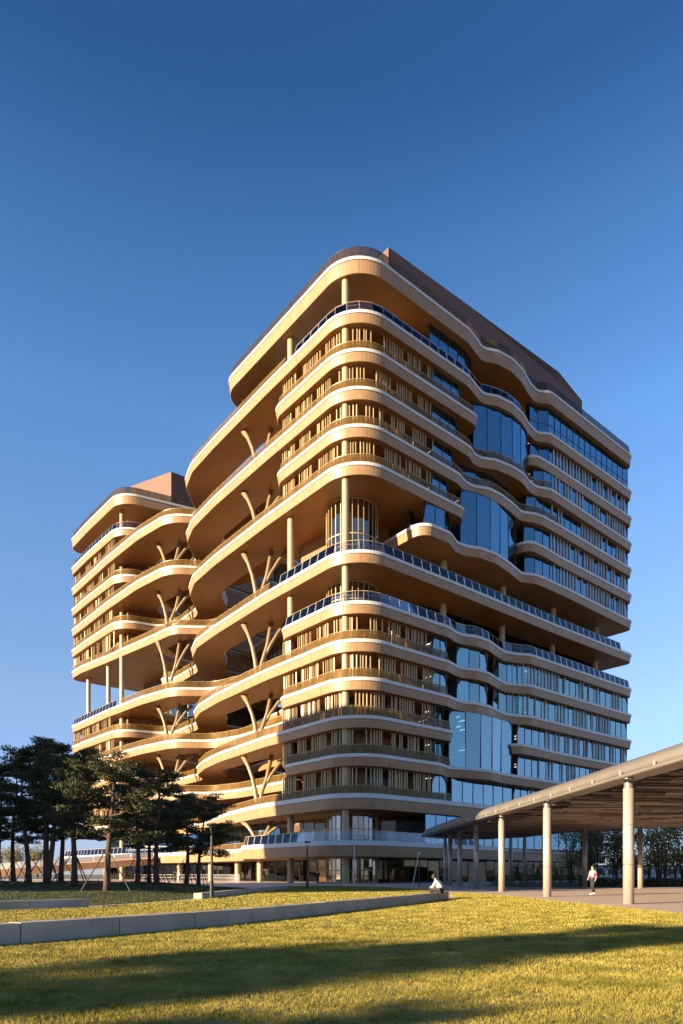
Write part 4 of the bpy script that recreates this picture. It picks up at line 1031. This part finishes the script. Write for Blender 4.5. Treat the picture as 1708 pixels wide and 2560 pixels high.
def person(label, J, loc, rz, cols, extra=None):
    """J: joint positions in the figure's own frame (x forward, y left, z up)"""
    t = thing('person', label, 'person', loc); Rz = Matrix.Rotation(rz, 3, 'Z'); L0 = Vector(loc)
    def w(p): return tuple(Rz @ Vector(p)+L0)
    j = {k: w(v) for k, v in J.items()}
    def rr(*ks): return {k: (j[k], RAD[k]) for k in ks}
    RAD = dict(pelvis=.125, chest=(.14, .155), neck=.05, head0=.062, head=(.092, .085), top=.07, sl=.06, sr=.06, el=.045, er=.045, wl=.03, wr=.03, fl=.028, fr=.028, hl=.088, hr=.088, kl=.062, kr=.062, al=.04, ar=.04, tl=.034, tr=.034)
    body = [('pelvis', 'chest'), ('chest', 'neck'), ('neck', 'head0'), ('head0', 'head'), ('head', 'top'), ('chest', 'sl'), ('sl', 'el'), ('el', 'wl'), ('wl', 'fl'), ('chest', 'sr'), ('sr', 'er'), ('er', 'wr'), ('wr', 'fr'), ('pelvis', 'hl'), ('hl', 'kl'), ('kl', 'al'), ('al', 'tl'), ('pelvis', 'hr'), ('hr', 'kr'), ('kr', 'ar'), ('ar', 'tr')]
    bo = skinmesh('body', body, rr(*RAD), 'skin', t)
    def grow(ks, f, add=.012):
        out = {}
        for k in ks:
            r = RAD[k]; out[k] = (j[k], tuple(x*f+add for x in r) if hasattr(r, '__len__') else r*f+add)
        return out
    skinmesh('shirt', [e for e in body if all(q in ('pelvis', 'chest', 'sl', 'el', 'wl', 'sr', 'er', 'wr') for q in e)], grow(('pelvis', 'chest', 'sl', 'el', 'wl', 'sr', 'er', 'wr'), 1.08), cols[0], t)
    skinmesh('trousers', [e for e in body if all(q in ('pelvis', 'hl', 'kl', 'al', 'hr', 'kr', 'ar') for q in e)], grow(('pelvis', 'hl', 'kl', 'al', 'hr', 'kr', 'ar'), 1.10), cols[1], t)
    for a_, b_ in (('al', 'tl'), ('ar', 'tr')):
        b = MB(); A_ = Vector(j[a_]); B_ = Vector(j[b_]); d = (B_-A_); b.ball(tuple(A_+d*.55-Vector((0, 0, .015))), (.13 if abs(d.x) > abs(d.y) else .055, .055 if abs(d.x) > abs(d.y) else .13, .05)); b.build('shoe', cols[2], t, smooth=True)
    b = MB(); h = Vector(j['head']); tp = Vector(j['top']); back = Rz @ Vector((-.035, 0, 0)); b.ball(tuple(h.lerp(tp, .45)+back), (.108, .108, .115)); b.ball(tuple(h+back*1.4), (.092, .092, .12)); b.build('hair', 'hair', t, smooth=True)
    f = Rz @ Vector((1, 0, 0)); b = MB(); b.ball(tuple(h.lerp(Vector(j['head0']), .35)+f*.088), (.018, .018, .022), 8, 5); b.build('nose', 'skin', bo, smooth=True)
    for sg in (-1, 1):
        e = Rz @ Vector((.08, .032*sg, .01)); b = MB(); b.ball(tuple(h+e), .012, 6, 4); b.build('eye', 'hair', bo)
    return t, j, w
# seated on the end of the long wall, facing left, bent over a bag
S = dict(pelvis=(0, 0, .13), chest=(.16, 0, .47), neck=(.27, 0, .62), head0=(.31, 0, .66), head=(.37, 0, .72), top=(.38, 0, .81), sl=(.19, .17, .53), sr=(.19, -.17, .53), el=(.30, .21, .28), er=(.30, -.21, .28), wl=(.47, .10, .24), wr=(.47, -.10, .24), fl=(.54, .07, .22), fr=(.54, -.07, .22),
         hl=(.06, .09, .11), hr=(.06, -.09, .11), kl=(.46, .11, .13), kr=(.46, -.11, .13), al=(.44, .11, -.27), ar=(.44, -.11, -.27), tl=(.60, .11, -.31), tr=(.60, -.11, -.31))
t, j, w = person('person in a cream shirt sitting bent over on the concrete wall', S, (4.55, 31.2, .37), R(150), ('shirt', 'black', 'black'))
b = MB(); b.box(w((.34, 0, .24)), (.30, .34, .13), R(150)); tag(b.build('shoulder_bag', 'brown'), 'dark bag on the lap of the seated person', 'bag')
# walking under the canopy with a backpack, moving left
Wk = dict(pelvis=(0, 0, .92), chest=(.02, 0, 1.28), neck=(.03, 0, 1.45), head0=(.045, 0, 1.50), head=(.06, 0, 1.58), top=(.055, 0, 1.68), sl=(.02, .18, 1.37), sr=(.02, -.18, 1.37), el=(-.03, .24, 1.10), er=(.06, -.24, 1.10), wl=(.06, .23, .88), wr=(.20, -.20, .92), fl=(.09, .23, .79), fr=(.25, -.19, .84),
          hl=(0, .09, .88), hr=(0, -.09, .88), kl=(.12, .09, .48), kr=(.02, -.09, .47), al=(.14, .09, .09), ar=(-.22, -.09, .13), tl=(.29, .09, .04), tr=(-.09, -.09, .05))
t, j, w = person('walking person in grey and crimson jacket carrying a backpack under the canopy', Wk, (14.75, 40.0, .015), R(205), ('grey', 'black', 'shoe'))
b = MB(); c = w((.0, 0, 1.0)); b.ball(c, (.17, .17, .10)); b.build('jacket_hem', 'red', t, smooth=True)
for sg in (-1, 1): b = MB(); b.tube([w((.03, .235*sg, 1.26)), w((0, .262*sg, 1.10))], [.07, .065], 8); b.build('sleeve_band', 'red', t, smooth=True)
b = MB(); b.ball(w((-.23, 0, 1.18)), (.16, .17, .25), 12, 8); bp = b.build('backpack', 'brown', smooth=True); tag(bp, 'brown backpack on the back of the walking person', 'backpack')
# standing silhouette before the entrance
St = dict(Wk); St.update(kl=(.01, .09, .48), kr=(.01, -.09, .48), al=(0, .10, .08), ar=(0, -.10, .08), tl=(.14, .11, .035), tr=(.14, -.11, .035), el=(-.02, .24, 1.1), er=(-.02, -.24, 1.1), wl=(.08, .2, .9), wr=(.02, -.23, .86))
t, j, w = person('person in black standing before the glazed entrance', St, (-3.05, 87.5, .015), R(250), ('black', 'black', 'black'))
b = MB(); b.box(w((.05, -.30, .95)), (.14, .34, .28), R(250)); tag(b.build('shoulder_bag', 'black'), 'black bag at the side of the person before the entrance', 'bag')
person('person in a pale top standing behind the pines', St, (-24.8, 104.5, .015), R(200), ('shirt', 'black', 'shoe'))
person('person in dark clothes standing beside the pale topped one', St, (-25.6, 104.8, .015), R(340), ('black', 'black', 'black'))

q = P2(18.2, 3.3); person('person standing behind the terrace railing beside a column', St, (q.x, q.y, Z['L8']+.43), R(230), ('black', 'black', 'black'))
# trailing plants behind the railings of the canyon terraces
def terrace_plants():
    rng = np.random.default_rng(8); V = []
    for k in ('L13', 'L12', 'L11', 'L10', 'L9', 'L8', 'L8b', 'L7', 'L6', 'L5', 'L4', 'L3'):
        for run in runs(k, lambda s_, o: s_ > 19 and front(s_, o)):
            for p in resample(off(run, .55), .55):
                if rng.random() < .5: continue
                n = int(rng.integers(3, 16)); pos = np.array([p.x, p.y, Z[k]+1.35+rng.random()*.4])+rng.normal(0, 1, (n, 3))*np.array([.25, .25, .16])
                d = rng.normal(0, 1, (n, 3)); e = np.cross(d, rng.normal(0, 1, (n, 3))); d /= np.linalg.norm(d, axis=1)[:, None]; e /= np.linalg.norm(e, axis=1)[:, None]
                V.append(np.stack([pos-e*.07, pos+e*.07, pos+d*.22], 1).reshape(-1, 3))
    V = np.concatenate(V); me = bpy.data.meshes.new('terrace_planting'); me.from_pydata(V.tolist(), [], [(3*i, 3*i+1, 3*i+2) for i in range(len(V)//3)])
    tag(link('terrace_planting', me, 'leafy', kind='stuff'), 'tufts of green planting along the canyon terrace railings', 'plants')
terrace_plants()
